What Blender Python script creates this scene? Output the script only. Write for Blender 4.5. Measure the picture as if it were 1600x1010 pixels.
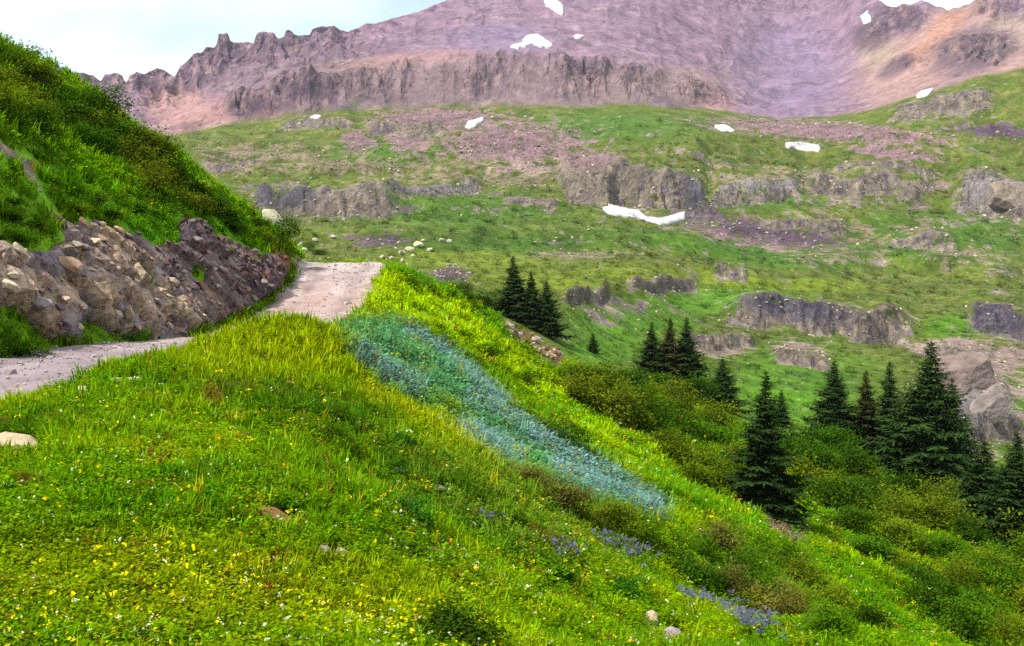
import bpy, bmesh, math, random
import numpy as np
from mathutils import Vector, Matrix

for o in list(bpy.data.objects):
    bpy.data.objects.remove(o)
SC = bpy.context.scene
COL = SC.collection
rng = np.random.default_rng(7)
random.seed(7)
R = math.radians

# ------------------------------------------------------------------ camera
F = 1715.0                       # focal length in pixels of the 1600 px wide photograph
HOR = 350.0                      # pixel row of the horizon
PITCH = math.atan((505 - HOR) / F)
cam_d = bpy.data.cameras.new('camera')
cam = bpy.data.objects.new('camera', cam_d)
COL.objects.link(cam)
cam.location = (0, 0, 0)
cam.rotation_euler = (R(90) - PITCH, 0, 0)
cam_d.sensor_width = 36.0
cam_d.lens = 36.0 * F / 1600.0
cam_d.clip_start = 0.1
cam_d.clip_end = 20000
SC.camera = cam

# ------------------------------------------------------------------ sky, sun, exposure
SUN_EL, SUN_AZ = R(57), R(240)    # azimuth clockwise from +y: from the left, a little behind the camera
world = bpy.data.worlds.new('World')
SC.world = world
world.use_nodes = True
nt = world.node_tree
nt.nodes.clear()
out = nt.nodes.new('ShaderNodeOutputWorld')
bg = nt.nodes.new('ShaderNodeBackground')
sky = nt.nodes.new('ShaderNodeTexSky')
sky.sky_type = 'NISHITA'
sky.sun_disc = False
sky.sun_elevation = SUN_EL
sky.sun_rotation = SUN_AZ
sky.altitude = 3500
sky.air_density = 1.0
sky.dust_density = 1.5
sky.ozone_density = 1.0
tc = nt.nodes.new('ShaderNodeTexCoord')
mp = nt.nodes.new('ShaderNodeMapping')
mp.inputs['Scale'].default_value = (1.0, 1.0, 2.2)
mp.inputs['Location'].default_value = (0.55, 0.0, 0.18)
nz = nt.nodes.new('ShaderNodeTexNoise')
nz.inputs['Scale'].default_value = 2.6
nz.inputs['Detail'].default_value = 6
nz.inputs['Roughness'].default_value = 0.55
rp = nt.nodes.new('ShaderNodeValToRGB')
rp.color_ramp.elements[0].position = 0.36
rp.color_ramp.elements[0].color = (0.30, 0.30, 0.30, 1)
rp.color_ramp.elements[1].position = 0.58
mx = nt.nodes.new('ShaderNodeMix')
mx.data_type = 'RGBA'
mx.inputs['B'].default_value = (5.5, 6.15, 6.35, 1)
nt.links.new(tc.outputs['Generated'], mp.inputs['Vector'])
nt.links.new(mp.outputs['Vector'], nz.inputs['Vector'])
nt.links.new(nz.outputs['Fac'], rp.inputs['Fac'])
nt.links.new(rp.outputs['Color'], mx.inputs['Factor'])
nt.links.new(sky.outputs['Color'], mx.inputs['A'])
nt.links.new(mx.outputs['Result'], bg.inputs['Color'])
bg.inputs['Strength'].default_value = 0.11
nt.links.new(bg.outputs['Background'], out.inputs['Surface'])

sun_d = bpy.data.lights.new('sun', 'SUN')
sun_d.energy = 3.4
sun_d.angle = R(4.0)
sun_d.color = (1.0, 0.965, 0.91)
sun = bpy.data.objects.new('sun', sun_d)
COL.objects.link(sun)
sun.rotation_euler = (R(90) - SUN_EL, 0, math.pi - SUN_AZ)   # light comes from azimuth SUN_AZ

SC.view_settings.view_transform = 'Standard'
SC.view_settings.look = 'None'
SC.view_settings.gamma = 1.0
SC.view_settings.exposure = 1.05
SC.cycles.max_bounces = 5
SC.cycles.diffuse_bounces = 2
SC.cycles.transmission_bounces = 3
SC.cycles.transparent_max_bounces = 4
SC.cycles.use_adaptive_sampling = True
SC.cycles.adaptive_threshold = 0.02
SC.cycles.use_denoising = False
SC.cycles.denoiser = 'OPENIMAGEDENOISE'
SC.cycles.denoising_input_passes = 'RGB_ALBEDO_NORMAL'

# ------------------------------------------------------------------ small maths
CA, SA = math.cos(PITCH), math.sin(PITCH)
def ray(px, py):
    """(x/y, z/y) of the direction through a pixel"""
    cx = (np.asarray(px, float) - 800) / F
    cy = (505 - np.asarray(py, float)) / F
    dy = CA + cy * SA
    dz = -SA + cy * CA
    return cx / dy, dz / dy
def at(px, py, d):
    u, e = ray(px, py)
    return np.stack([u * d, d + 0 * u, e * d], -1)
def proj(x, y, z):
    dep = np.maximum(y * CA - z * SA, 0.05)
    return 800 + F * x / dep, 505 - F * (y * SA + z * CA) / dep
def sstep(a, b, t):
    t = np.clip((t - a) / (b - a), 0, 1)
    return t * t * (3 - 2 * t)
def lerp(a, b, t):
    return a + (b - a) * t

def _h(ix, iy, s):
    n = (ix.astype(np.int64) * 374761393 + iy.astype(np.int64) * 668265263 + s * 974634777) & 0xFFFFFFFF
    n = ((n ^ (n >> 13)) * 1274126177) & 0xFFFFFFFF
    n = ((n ^ (n >> 16)) * 2246822519) & 0xFFFFFFFF
    return ((n ^ (n >> 15)) & 0xFFFFFF) / float(0xFFFFFF)
def gnoise(x, y, s=0):
    x, y = np.broadcast_arrays(np.asarray(x, float), np.asarray(y, float))
    ix, iy = np.floor(x), np.floor(y)
    fx, fy = x - ix, y - iy
    ux, uy = fx ** 3 * (fx * (fx * 6 - 15) + 10), fy ** 3 * (fy * (fy * 6 - 15) + 10)
    def g(dx, dy):
        a = _h(ix + dx, iy + dy, s) * 2 * np.pi
        return np.cos(a) * (fx - dx) + np.sin(a) * (fy - dy)
    return 1.5 * lerp(lerp(g(0, 0), g(1, 0), ux), lerp(g(0, 1), g(1, 1), ux), uy)
def fbm(x, y, s=0, o=4, gain=0.5, ridge=False):
    t, a, n = 0.0, 1.0, 0.0
    c, sn = 0.8, 0.6
    for k in range(o):
        v = gnoise(x, y, s + k * 17)
        if ridge:
            v = 1 - 2 * np.abs(v)
        t = t + a * v
        n += a
        a *= gain
        x, y = (x * c - y * sn) * 2.03 + 3.1, (x * sn + y * c) * 2.03 + 7.7
    return t / n
def worley(x, y, s=0):
    x, y = np.broadcast_arrays(np.asarray(x, float), np.asarray(y, float))
    ix, iy = np.floor(x), np.floor(y)
    f1 = np.full(x.shape, 9.0); f2 = f1.copy(); cid = np.zeros(x.shape); ox = f1 * 0; oy = f1 * 0
    for dx in (-1, 0, 1):
        for dy in (-1, 0, 1):
            jx, jy = ix + dx, iy + dy
            cx, cy = jx + _h(jx, jy, s), jy + _h(jx, jy, s + 5)
            d = np.hypot(cx - x, cy - y)
            m = d < f1
            f2 = np.where(m, f1, np.minimum(f2, d))
            f1 = np.where(m, d, f1)
            cid = np.where(m, _h(jx, jy, s + 9), cid)
            ox = np.where(m, cx - x, ox); oy = np.where(m, cy - y, oy)
    return f1, f2, cid, ox, oy
def tps(pts, lam=0.02):
    P = np.array(pts, float)
    n = len(P)
    def K(a, b):
        r2 = ((a[:, None, :] - b[None]) ** 2).sum(-1) + 1e-9
        return r2 * np.log(r2) * 0.5
    A = np.zeros((n + 3, n + 3))
    A[:n, :n] = K(P[:, :2], P[:, :2]) + lam * np.eye(n)
    A[:n, n] = 1; A[:n, n + 1:] = P[:, :2]
    A[n, :n] = 1; A[n + 1:, :n] = P[:, :2].T
    w = np.linalg.solve(A, np.concatenate([P[:, 2], [0, 0, 0]]))
    def f(x, y):
        q = np.stack([np.ravel(x), np.ravel(y)], -1)
        o = np.empty(len(q))
        for i in range(0, len(q), 60000):
            s = q[i:i + 60000]
            o[i:i + 60000] = K(s, P[:, :2]) @ w[:n] + w[n] + s @ w[n + 1:]
        return o.reshape(np.shape(x))
    return f
def pdist(px, py, poly, closed=True):
    """distance to a polyline; negative inside a closed one"""
    poly = np.array(poly, float)
    d = np.full(px.shape, 1e9)
    ins = np.zeros(px.shape, bool)
    n = len(poly)
    for i in range(n if closed else n - 1):
        a, b = poly[i], poly[(i + 1) % n]
        ab = b - a
        t = np.clip(((px - a[0]) * ab[0] + (py - a[1]) * ab[1]) / (ab @ ab + 1e-9), 0, 1)
        d = np.minimum(d, np.hypot(px - a[0] - t * ab[0], py - a[1] - t * ab[1]))
        if closed and a[1] != b[1]:
            c = ((a[1] > py) != (b[1] > py)) & (px < ab[0] * (py - a[1]) / ab[1] + a[0])
            ins ^= c
    return np.where(ins, -d, d) if closed else d
def s2l(c):
    c = np.array(c, float) / 255
    return np.where(c <= 0.04045, c / 12.92, ((c + 0.055) / 1.055) ** 2.4)
EXPK = 0.62
def alb(r, g, b, k=1.0):
    """base colour of something that shows as this 8 bit colour in open light"""
    return np.clip(s2l((r, g, b)) * EXPK * k, 0.002, 0.9)

# ------------------------------------------------------------------ terrain
_k = np.array([[-8, -2.0], [10, -2.1], [15, -2.2], [20, -2.4], [25, -2.75], [30, -3.1], [35, -3.15], [40, -3.0], [46, -2.55], [52, -2.15], [56, -2.0], [59, -2.08], [62, -2.4], [68, -3.3]])
def road_z(y): return np.interp(y, _k[:, 0], _k[:, 1])
_c = np.array([[-8, -7.7], [16, -7.7], [24, -7.45], [30, -6.95], [36, -6.85], [42, -7.2], [48, -7.7], [54, -8.3], [58, -8.9], [61, -10.0], [64, -12.5], [67, -17]])
def road_c(y): return np.interp(y, _c[:, 0], _c[:, 1])
RW = 1.75
_ys = np.arange(-6, 62, 4.0)
bank_pts = [(road_c(y) - RW, y, road_z(y)) for y in _ys if y < 57]
for px, py, d in [(-320, 120, 19), (0, 225, 25.5), (100, 330, 27), (200, 365, 31), (300, 355, 36), (400, 393, 43), (445, 408, 49),
                  (0, 150, 33), (100, 220, 35), (200, 275, 38), (300, 308, 42), (400, 355, 48),
                  (-320, -100, 42), (0, 74, 45), (60, 100, 45.5), (130, 138, 46.5), (200, 198, 48), (270, 240, 49), (330, 296, 51), (400, 340, 53), (445, 378, 55), (475, 404, 57)]:
    bank_pts.append(tuple(at(px, py, d)))
bank_pts += [(-10.2, 60, -2.15), (-11.8, 62.5, -2.4), (-9.6, 64, -3.1), (-14, 66, -3.2), (-20, 62, 1), (-27, 60, 4), (-12, 78, -10), (-22, 82, -6), (-42, 78, 2), (-45, 50, 12), (-32, 30, 12), (-26, 10, 9), (-20, 0, 6), (-15, -5, 2.5), (-12, 8, 0.8), (-10, 120, -14), (-40, 120, -6), (-80, 100, 0), (-80, 40, 20)]
bankf = tps(bank_pts, 0.01)
mead_pts = [(road_c(y) + RW, y, road_z(y)) for y in _ys] + [(road_c(y) - RW, y, road_z(y)) for y in np.arange(2, 66, 8.0)]
for px, py, d in [(0, 634, 12.6), (100, 603, 14.2), (200, 568, 16.5), (300, 541, 19), (400, 515, 21.3), (450, 511, 22.5), (500, 533, 23.5), (530, 549, 25), (560, 563, 27),
                  (0, 800, 6.8), (200, 800, 7), (400, 800, 7.6), (600, 800, 9.2), (800, 800, 14), (1000, 800, 22), (1200, 830, 34),
                  (100, 700, 9.5), (300, 680, 11), (450, 650, 13.5), (600, 680, 15), (600, 620, 21), (700, 640, 25), (800, 700, 24), (900, 700, 34), (1000, 700, 47), (1100, 760, 46),
                  (0, 1010, 4.6), (400, 1010, 5), (800, 1010, 7), (1000, 1010, 10), (1200, 1010, 15), (1400, 1010, 24), (1600, 1010, 34), (1400, 850, 48), (1600, 850, 74),
                  (600, 520, 38), (700, 550, 44), (800, 600, 50), (900, 640, 57), (650, 470, 48), (750, 520, 56), (850, 570, 62),
                  (590, 413, 56), (640, 433, 59), (700, 458, 62), (780, 500, 66), (870, 562, 69),
                  (1000, 625, 73), (1150, 715, 75), (1300, 765, 80), (1450, 775, 88), (1600, 810, 95), (1000, 610, 100), (1150, 655, 105), (1300, 700, 110), (1500, 730, 115)]:
    mead_pts.append(tuple(at(px, py, d)))
mead_pts += [(0, 0, -1.7), (0, 2.5, -1.75), (-3, 0, -1.8), (3, 0, -2.4), (8, 0, -5.2), (3, 10, -3.9), (15, 10, -9.5), (25, 20, -16), (40, 40, -24), (50, 70, -27), (70, 100, -27), (-3, 70, -7), (2, 82, -11), (-7, 78, -7), (0, 100, -14), (-8, 66, -3.2), (40, 10, -25), (0, -8, -1.7), (12, -8, -8)]
meadf = tps(mead_pts, 0.02)

def near_h(x, y, zb, zm):
    c = road_c(y)
    s = x - c
    n1 = fbm(x / 4.2, y / 4.2, 11, 4)
    n2 = fbm(x / 0.9, y / 0.9, 21, 3)
    off = sstep(RW, RW + 2.2, np.abs(s))
    zb = zb + off * (0.55 * n1 + 0.10 * n2)
    ribs = fbm(y / 6.5 + x * 0.05, x / 16, 15, 3)
    zm = zm + off * (0.24 * n1 * sstep(6, 25, y) + 0.06 * n2 + 0.10 * n1 + 0.75 * ribs * sstep(14, 34, y) * sstep(60, 48, y))
    z = lerp(zb, zm, sstep(-0.6, 0.6, s))
    w = (1 - sstep(RW - 0.15, RW + 0.9, np.abs(s))) * (1 - sstep(64, 68, y))
    zr = road_z(y) - 0.05 * np.exp(-((np.abs(s) - 0.8) / 0.3) ** 2) + 0.03 * n2 + 0.05 * n1
    return lerp(z, zr, w)

# columns: equal steps of x/y, finer inside the picture
PXC = np.concatenate([np.linspace(-520, -8, 46), np.linspace(0, 1600, 640), np.linspace(1608, 2120, 46)])
UC = (PXC - 800) / F
NC = len(UC)
NEAR_ROWS, Y0, Y1 = 260, 1.6, 125.0
yn = np.exp(np.linspace(math.log(Y0), math.log(Y1), NEAR_ROWS))

# feature lines of the valley and the mountain: (distance, {pixel column: pixel row})
def L(d, pts): return d, pts
lines = [
 L(125, {-520: 420, 300: 460, 600: 455, 750: 500, 900: 580, 1000: 610, 1200: 672, 1400: 715, 1600: 750, 2120: 800}),
 L(200, {-520: 400, 300: 430, 600: 418, 700: 424, 800: 455, 900: 505, 1000: 545, 1100: 575, 1200: 605, 1300: 622, 1400: 635, 1500: 652, 1600: 660, 2120: 690}),
 L(300, {-520: 380, 300: 402, 600: 398, 800: 418, 1000: 470, 1100: 500, 1200: 530, 1300: 540, 1400: 545, 1600: 560, 2120: 590}),
 L(430, {-520: 340, 300: 365, 600: 372, 800: 385, 1000: 410, 1200: 440, 1400: 465, 1600: 480, 2120: 500}),
 L(560, {-520: 300, 300: 330, 600: 338, 800: 345, 1000: 360, 1200: 385, 1400: 400, 1600: 412, 2120: 430}),
 L(720, {-520: 240, 300: 276, 600: 285, 800: 288, 1000: 300, 1200: 312, 1400: 318, 1600: 330, 2120: 330}),
 L(880, {-520: 200, 300: 236, 600: 228, 800: 226, 1000: 222, 1200: 235, 1400: 236, 1600: 225, 2120: 180}),
]
far_px = [-520, 0, 200, 280, 350, 420, 560, 700, 850, 1000, 1100, 1200, 1300, 1380, 1450, 1500, 1600, 2120]
base_y = [190, 212, 214, 212, 196, 188, 176, 170, 166, 168, 172, 184, 182, 166, 152, 138, 106, -40]
base_d = [1000, 1000, 1000, 1000, 1020, 1030, 1040, 1050, 1050, 1060, 1080, 1120, 1120, 1040, 1010, 1000, 1000, 1000]
top_y = [150, 175, 178, 186, 168, 138, 114, 99, 87, 108, 142, 174, 172, 156, 140, 124, 84, -60]
top_d = [1080, 1080, 1080, 1070, 1080, 1090, 1100, 1110, 1110, 1130, 1170, 1220, 1220, 1180, 1150, 1130, 1130, 1130]
ben_y = [120, 150, 156, 160, 140, 116, 98, 87, 79, 84, 96, 112, 110, 96, 84, 80, 50, -100]
ben_d = [1160, 1160, 1160, 1160, 1170, 1180, 1200, 1230, 1240, 1300, 1400, 1500, 1480, 1350, 1280, 1250, 1230, 1230]
cre_px = [-520, 0, 100, 120, 130, 145, 158, 164, 178, 190, 197, 203, 214, 222, 238, 250, 262, 272, 282, 292, 303, 313, 322, 335, 339, 341, 356, 359, 366, 380, 396, 399, 402, 416, 429, 433, 444, 447, 456, 460, 484, 488, 508, 522, 532, 545, 558, 572, 590, 605, 630, 655, 680, 700, 720, 850, 1000, 1200, 1300, 1370, 1388, 1400, 1412, 1424, 1438, 1450, 1462, 1472, 1484, 1498, 1512, 1530, 1600, 2120]
cre_y = [60, 110, 122, 114, 116, 120, 128, 119, 116, 118, 132, 119, 115, 118, 112, 109, 114, 124, 104, 98, 86, 84, 76, 75, 70, 54, 51, 64, 68, 68, 70, 60, 53, 50, 53, 61, 60, 50, 49, 56, 57, 47, 42, 41, 50, 52, 45, 38, 38, 34, 26, 20, 9, 2, -9, -42, -60, -50, -25, -4, 10, 13, 8, 9, 2, 3, 12, 14, 16, 11, 8, -4, -40, -160]
cre_d = np.interp(cre_px, far_px, [1380, 1380, 1330, 1330, 1350, 1380, 1500, 1700, 1850, 1950, 2000, 2000, 1900, 1650, 1560, 1500, 1500, 1500])

def pline(px, py, d):
    px, py, d = np.array(px, float), np.array(py, float), np.array(d, float)
    u, e = ray(px, py)
    o = np.argsort(u)
    return np.interp(UC, u[o], (np.zeros_like(d) + d)[o]), np.interp(UC, u[o], (e * d)[o])
def smooth_c(a, n):
    k = np.hanning(2 * n + 3)[1:-1]; k /= k.sum()
    return np.convolve(np.pad(a, n, mode='edge'), k, mode='valid')
LD, LZ = [], []
for d, p in lines:
    D, Z = pline(list(p.keys()), list(p.values()), np.full(len(p), d))
    LD.append(D); LZ.append(smooth_c(Z, 28))
for (yy, dd, px) in ((base_y, base_d, far_px), (top_y, top_d, far_px), (ben_y, ben_d, far_px)):
    D, Z = pline(px, yy, dd)
    LD.append(smooth_c(D, 18)); LZ.append(smooth_c(Z, 12))
D, Z = pline(cre_px, cre_y, cre_d)
LD.append(smooth_c(D, 20)); LZ.append(Z + 2.2 * fbm(PXC / 9.0, 0.5, 3, 2) * (1 - 0.6 * sstep(560, 700, PXC) * sstep(1400, 1300, PXC)))
LD.append(LD[-1] + 60); LZ.append(LZ[-1] - 45)
LD.append(LD[-1] + 500); LZ.append(LZ[-1] - 330)
LD, LZ = np.array(LD), np.array(LZ)                       # (lines, columns)

def pchip(D, Z, q):
    """monotone cubic through the feature lines, one curve per column; q (rows, columns)"""
    h = np.diff(D, axis=0); dl = np.diff(Z, axis=0) / h
    m = np.zeros_like(Z)
    w1, w2 = 2 * h[1:] + h[:-1], h[1:] + 2 * h[:-1]
    same = dl[1:] * dl[:-1] > 0
    with np.errstate(divide='ignore', invalid='ignore'):
        hm = (w1 + w2) / (w1 / dl[:-1] + w2 / dl[1:])
    m[1:-1] = np.where(same, hm, 0); m[0] = dl[0]; m[-1] = dl[-1]
    out = np.zeros(q.shape)
    for k in range(len(D) - 1):
        s = (q >= D[k]) & ((q < D[k + 1]) if k < len(D) - 2 else True)
        t = np.clip((q - D[k]) / h[k], 0, 1.0)
        v = (2 * t ** 3 - 3 * t ** 2 + 1) * Z[k] + (t ** 3 - 2 * t ** 2 + t) * h[k] * m[k] + (-2 * t ** 3 + 3 * t ** 2) * Z[k + 1] + (t ** 3 - t ** 2) * h[k] * m[k + 1]
        out = np.where(s, v, out)
    return np.where(q < D[0], Z[0] + (q - D[0]) * m[0] * 0.3, out)

YN = np.repeat(yn[:, None], NC, 1)
MID_ROWS = 480
tm = np.linspace(0, 1, MID_ROWS + 1)[1:, None]
YM = np.exp(lerp(math.log(Y1), np.log(LD[7])[None, :], tm ** 0.9))       # up to the foot of the mountain
segs = [(7, 8, 60), (8, 9, 60), (9, 10, 240), (10, 11, 24), (11, 12, 10)]
YF = np.concatenate([LD[a][None] + (LD[b] - LD[a])[None] * np.linspace(0, 1, n + 1)[1:, None] for a, b, n in segs])
FAR_ROWS = len(YF)
GY = np.concatenate([YN, YM, YF])
GX = GY * UC[None, :]
NR = len(GY)
r_mid, r_far = NEAR_ROWS, NEAR_ROWS + MID_ROWS
GZ = np.zeros_like(GY)
def coarse(f):
    ri = np.unique(np.r_[0:r_mid:3, r_mid - 1]); ci = np.unique(np.r_[0:NC:4, NC - 1])
    v = f(GX[:r_mid][np.ix_(ri, ci)], GY[:r_mid][np.ix_(ri, ci)])
    v = np.stack([np.interp(np.arange(NC), ci, r) for r in v])
    return np.stack([np.interp(np.arange(r_mid), ri, v[:, k]) for k in range(NC)], 1)
_zb, _zm = coarse(bankf), coarse(meadf)
GZ[:r_mid] = near_h(GX[:r_mid], GY[:r_mid], _zb, _zm)
zfar = pchip(LD, LZ, GY[170:])
# undulation of the valley floor and slopes
yy = GY[170:]; xx = GX[170:]
amp = np.clip(yy / 100, 0.4, 9) * (1 - 0.75 * sstep(900, 1050, yy))
zfar = zfar + amp * (1.45 * fbm(xx / 95, yy / 95, 31, 4, 0.42) + 0.42 * fbm(xx / 30, yy / 30, 41, 2) * (1 - 0.5 * sstep(600, 1000, yy)))
zfar = zfar + 0.4 * sstep(420, 200, yy) * fbm(xx / 7, yy / 7, 43, 2)
# benches: the slope climbs in soft steps
tw = sstep(150, 220, yy) * sstep(1000, 900, yy)
te = zfar + 7 * fbm(xx / 130, yy / 130, 45, 3) + 0.02 * xx
ph = te / 13.0
fr = ph - np.floor(ph)
zfar = zfar + 0.62 * tw * 13.0 * (sstep(0.25, 0.8, fr) - fr)
bench = np.exp(-((fr - 0.52) / 0.13) ** 2) * tw * np.clip(0.05 + 1.3 * fbm(xx / 55, yy / 55, 47, 3), 0, 0.7)
bw = sstep(92, 122, GY[170:NEAR_ROWS])
GZ[170:NEAR_ROWS] = lerp(GZ[170:NEAR_ROWS], zfar[:NEAR_ROWS - 170], bw)
GZ[NEAR_ROWS:] = zfar[NEAR_ROWS - 170:]
ROCK = np.zeros_like(GZ)
ROCK[170:r_far] = bench[:r_far - 170] * (GY[170:r_far] > 125)

# mountain relief: gullies, ribs and crags
sl = slice(r_far, NR)
Y, X = GY[sl], GX[sl]
PXM = np.repeat(PXC[None], FAR_ROWS, 0)
tb = (Y - LD[7]) / (LD[10] - LD[7])                          # 0 at the foot, 1 at the crest
aw = np.clip(np.minimum(tb / 0.04, 1), 0, 1) * np.where(tb > 1, 0.3, 1)
crest_keep = 1 - 0.85 * np.exp(-((tb - 1) / 0.03) ** 2)
left = 1 - sstep(520, 640, PXM)
right = sstep(1290, 1420, PXM)
cliffband = np.exp(-(((Y - LD[7]) / (LD[8] - LD[7]) - 0.55) / 0.5) ** 2) * (1 - sstep(1080, 1180, PXM)) * sstep(380, 450, PXM)
rib = fbm(PXM / 46 + 0.5 * fbm(PXM / 60, Y / 90, 5, 2), Y / 150, 51, 2, 0.45, ridge=True)
crag = fbm(X / 52, Y / 64, 61, 4, 0.52, ridge=True)
w1 = worley(X / 26 + 0.5 * gnoise(X / 20, Y / 20, 4), Y / 34 + 0.5 * gnoise(X / 25, Y / 25, 8), 71)
col1 = worley(PXM / 17.0 + 0.6 * gnoise(PXM / 12, Y / 30, 7), Y / 40, 73)
crack = lambda w: sstep(0.16, 0.0, w[1] - w[0])
PYM = 505 - F * (Y * SA + GZ[sl] * CA) / (Y * CA - GZ[sl] * SA)
def zone(*els):
    z_ = np.zeros(Y.shape)
    for cx, cy, rx, ry in els:
        z_ = np.maximum(z_, sstep(1.35, 0.65, np.hypot((PXM - cx) / rx, (PYM - cy) / ry) + 0.45 * crag))
    return z_
butt = np.maximum(sstep(0.42, 0.75, tb + 0.15 * crag), zone((475, 150, 75, 34), (385, 172, 34, 22), (235, 145, 60, 26), (560, 140, 60, 30)))
buttr = zone((1520, 85, 80, 32), (1405, 105, 34, 14), (1400, 30, 45, 26), (1360, 55, 34, 28), (1540, 20, 60, 20))
outc = sstep(0.30, 0.55, fbm(X / 60, Y / 45, 67, 3, 0.5)) * sstep(0.45, 0.6, tb)
left_a, right_a = left * (0.3 + 0.7 * butt), right * (0.3 + 0.7 * buttr)
relief = left_a * (13 * rib + 11 * crag + 5 * (w1[2] - 0.5) - 4 * crack(w1)) + right_a * (8 * rib + 9 * crag + 5 * (w1[2] - 0.5) - 4 * crack(w1)) + (1 - left) * (1 - right) * (4.5 * rib + 3.0 * crag + 6.0 * outc)
gap = sstep(-0.25, 0.2, fbm(PXM / 75, Y / 300, 77, 3))
cliffband = cliffband * (0.25 + 0.75 * gap) * (1 - 0.7 * np.exp(-((PXM - 828) / 40) ** 2))
relief = relief + cliffband * (7 * (col1[2] - 0.5) - 3 * crack(col1) + 10 * crag + 5 * rib)
upper = np.exp(-((tb - 0.85) / 0.12) ** 2) * (1 - left) * (1 - right)
relief = relief + upper * 5 * crag
GZ[sl] += relief * aw * crest_keep
for cw, sd_, t0, wt in ((17.0, 83, 0.90, 1.0), (8.0, 87, 0.955, 0.6)):
    wc = worley(PXM / cw, PXM * 0 + 0.5, sd_)
    zc = np.interp(PXM + wc[3] * cw, PXC, LZ[10]) + 7 * (wc[2] - 0.6)
    tt = t0 + 0.07 * (_h(np.floor(wc[2] * 1e5), np.floor(wc[2] * 1e5), 3) - 0.5) + 0.012 * crag
    mk = sstep(tt - 0.018, tt + 0.004, tb) * (tb <= 1.01) * np.clip(left + 0.7 * right, 0, 1) * wt * sstep(0.0, 0.16, wc[1] - wc[0])
    GZ[sl] = lerp(GZ[sl], np.maximum(GZ[sl], zc - 60 * np.maximum(0, 1 - tb) * 0.6 + 2.0 * crag), mk)
GZ[sl] += np.exp(-((tb - 1) / 0.05) ** 2) * (left * 5.5 + right * 4) * (worley(PXM / 10.0, Y * 0, 81)[2] - 0.5) * 1.5
cap = Y * (LZ[10] / LD[10])[None, :] + 1.5 * crag
GZ[sl] = np.where((tb <= 1.0), np.minimum(GZ[sl], cap), np.minimum(GZ[sl], cap))
ROCK[sl] = np.clip(left * butt + right * buttr + cliffband + 0.8 * outc * (1 - left) * (1 - right) + upper * sstep(0.1, 0.5, crag) * 0.8, 0, 1)

# one column's profile, walked outwards, gives what a pixel sees
def see(px, py, rmin=0):
    u, e = ray(px, py)
    j = int(np.clip(np.searchsorted(UC, u), 1, NC - 1))
    t = (u - UC[j - 1]) / (UC[j] - UC[j - 1])
    yc = lerp(GY[:, j - 1], GY[:, j], t); zc = lerp(GZ[:, j - 1], GZ[:, j], t)
    el = zc / yc
    hit = np.nonzero(el[rmin:] >= e)[0]
    if len(hit) == 0:
        return None
    i = hit[0] + rmin
    if i == 0:
        return np.array([u * yc[0], yc[0], zc[0]])
    s = np.clip((e - el[i - 1]) / (el[i] - el[i - 1] + 1e-12), 0, 1)
    d = lerp(yc[i - 1], yc[i], s)
    return np.array([u * d, d, lerp(zc[i - 1], zc[i], s)])
def ground(x, y):
    """height of the near terrain"""
    x, y = np.asarray(x, float), np.asarray(y, float)
    fi = np.clip((np.log(np.maximum(y, Y0)) - math.log(Y0)) / (math.log(Y1) - math.log(Y0)) * (NEAR_ROWS - 1), 0, NEAR_ROWS - 1.001)
    u = np.clip(x / y, UC[0], UC[-1])
    j = np.clip(np.searchsorted(UC, u), 1, NC - 1)
    t = (u - UC[j - 1]) / (UC[j] - UC[j - 1])
    i = fi.astype(int); s = fi - i
    return lerp(lerp(GZ[i, j - 1], GZ[i, j], t), lerp(GZ[i + 1, j - 1], GZ[i + 1, j], t), s)

# rock steps in the valley slopes: (left px, right px, foot row at left, foot row at right, height in px)
steps = [
 (1490, 1640, 690, 668, 52), (1470, 1580, 655, 650, 70), (1205, 1300, 560, 585, 26), (1120, 1440, 505, 545, 62), (1055, 1190, 545, 545, 34),
 (1500, 1680, 505, 548, 50), (975, 1095, 455, 452, 30), (875, 955, 468, 465, 32), (1110, 1170, 432, 436, 18), (690, 730, 440, 440, 14), (1440, 1560, 545, 560, 16),
 (380, 640, 322, 338, 44), (590, 760, 305, 298, 22), (930, 1115, 322, 335, 84), (870, 960, 300, 320, 50), (1100, 1260, 300, 306, 34),
 (1250, 1460, 300, 318, 34), (1480, 1680, 330, 345, 56), (1180, 1330, 355, 372, 18), (1380, 1500, 385, 392, 16), (780, 880, 318, 326, 16),
 (560, 700, 210, 205, 20), (1290, 1480, 268, 280, 18), (430, 560, 205, 200, 16), (1380, 1560, 192, 176, 18), (300, 430, 268, 262, 14)]
rr = slice(r_mid - 20, r_far + 40)
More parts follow.
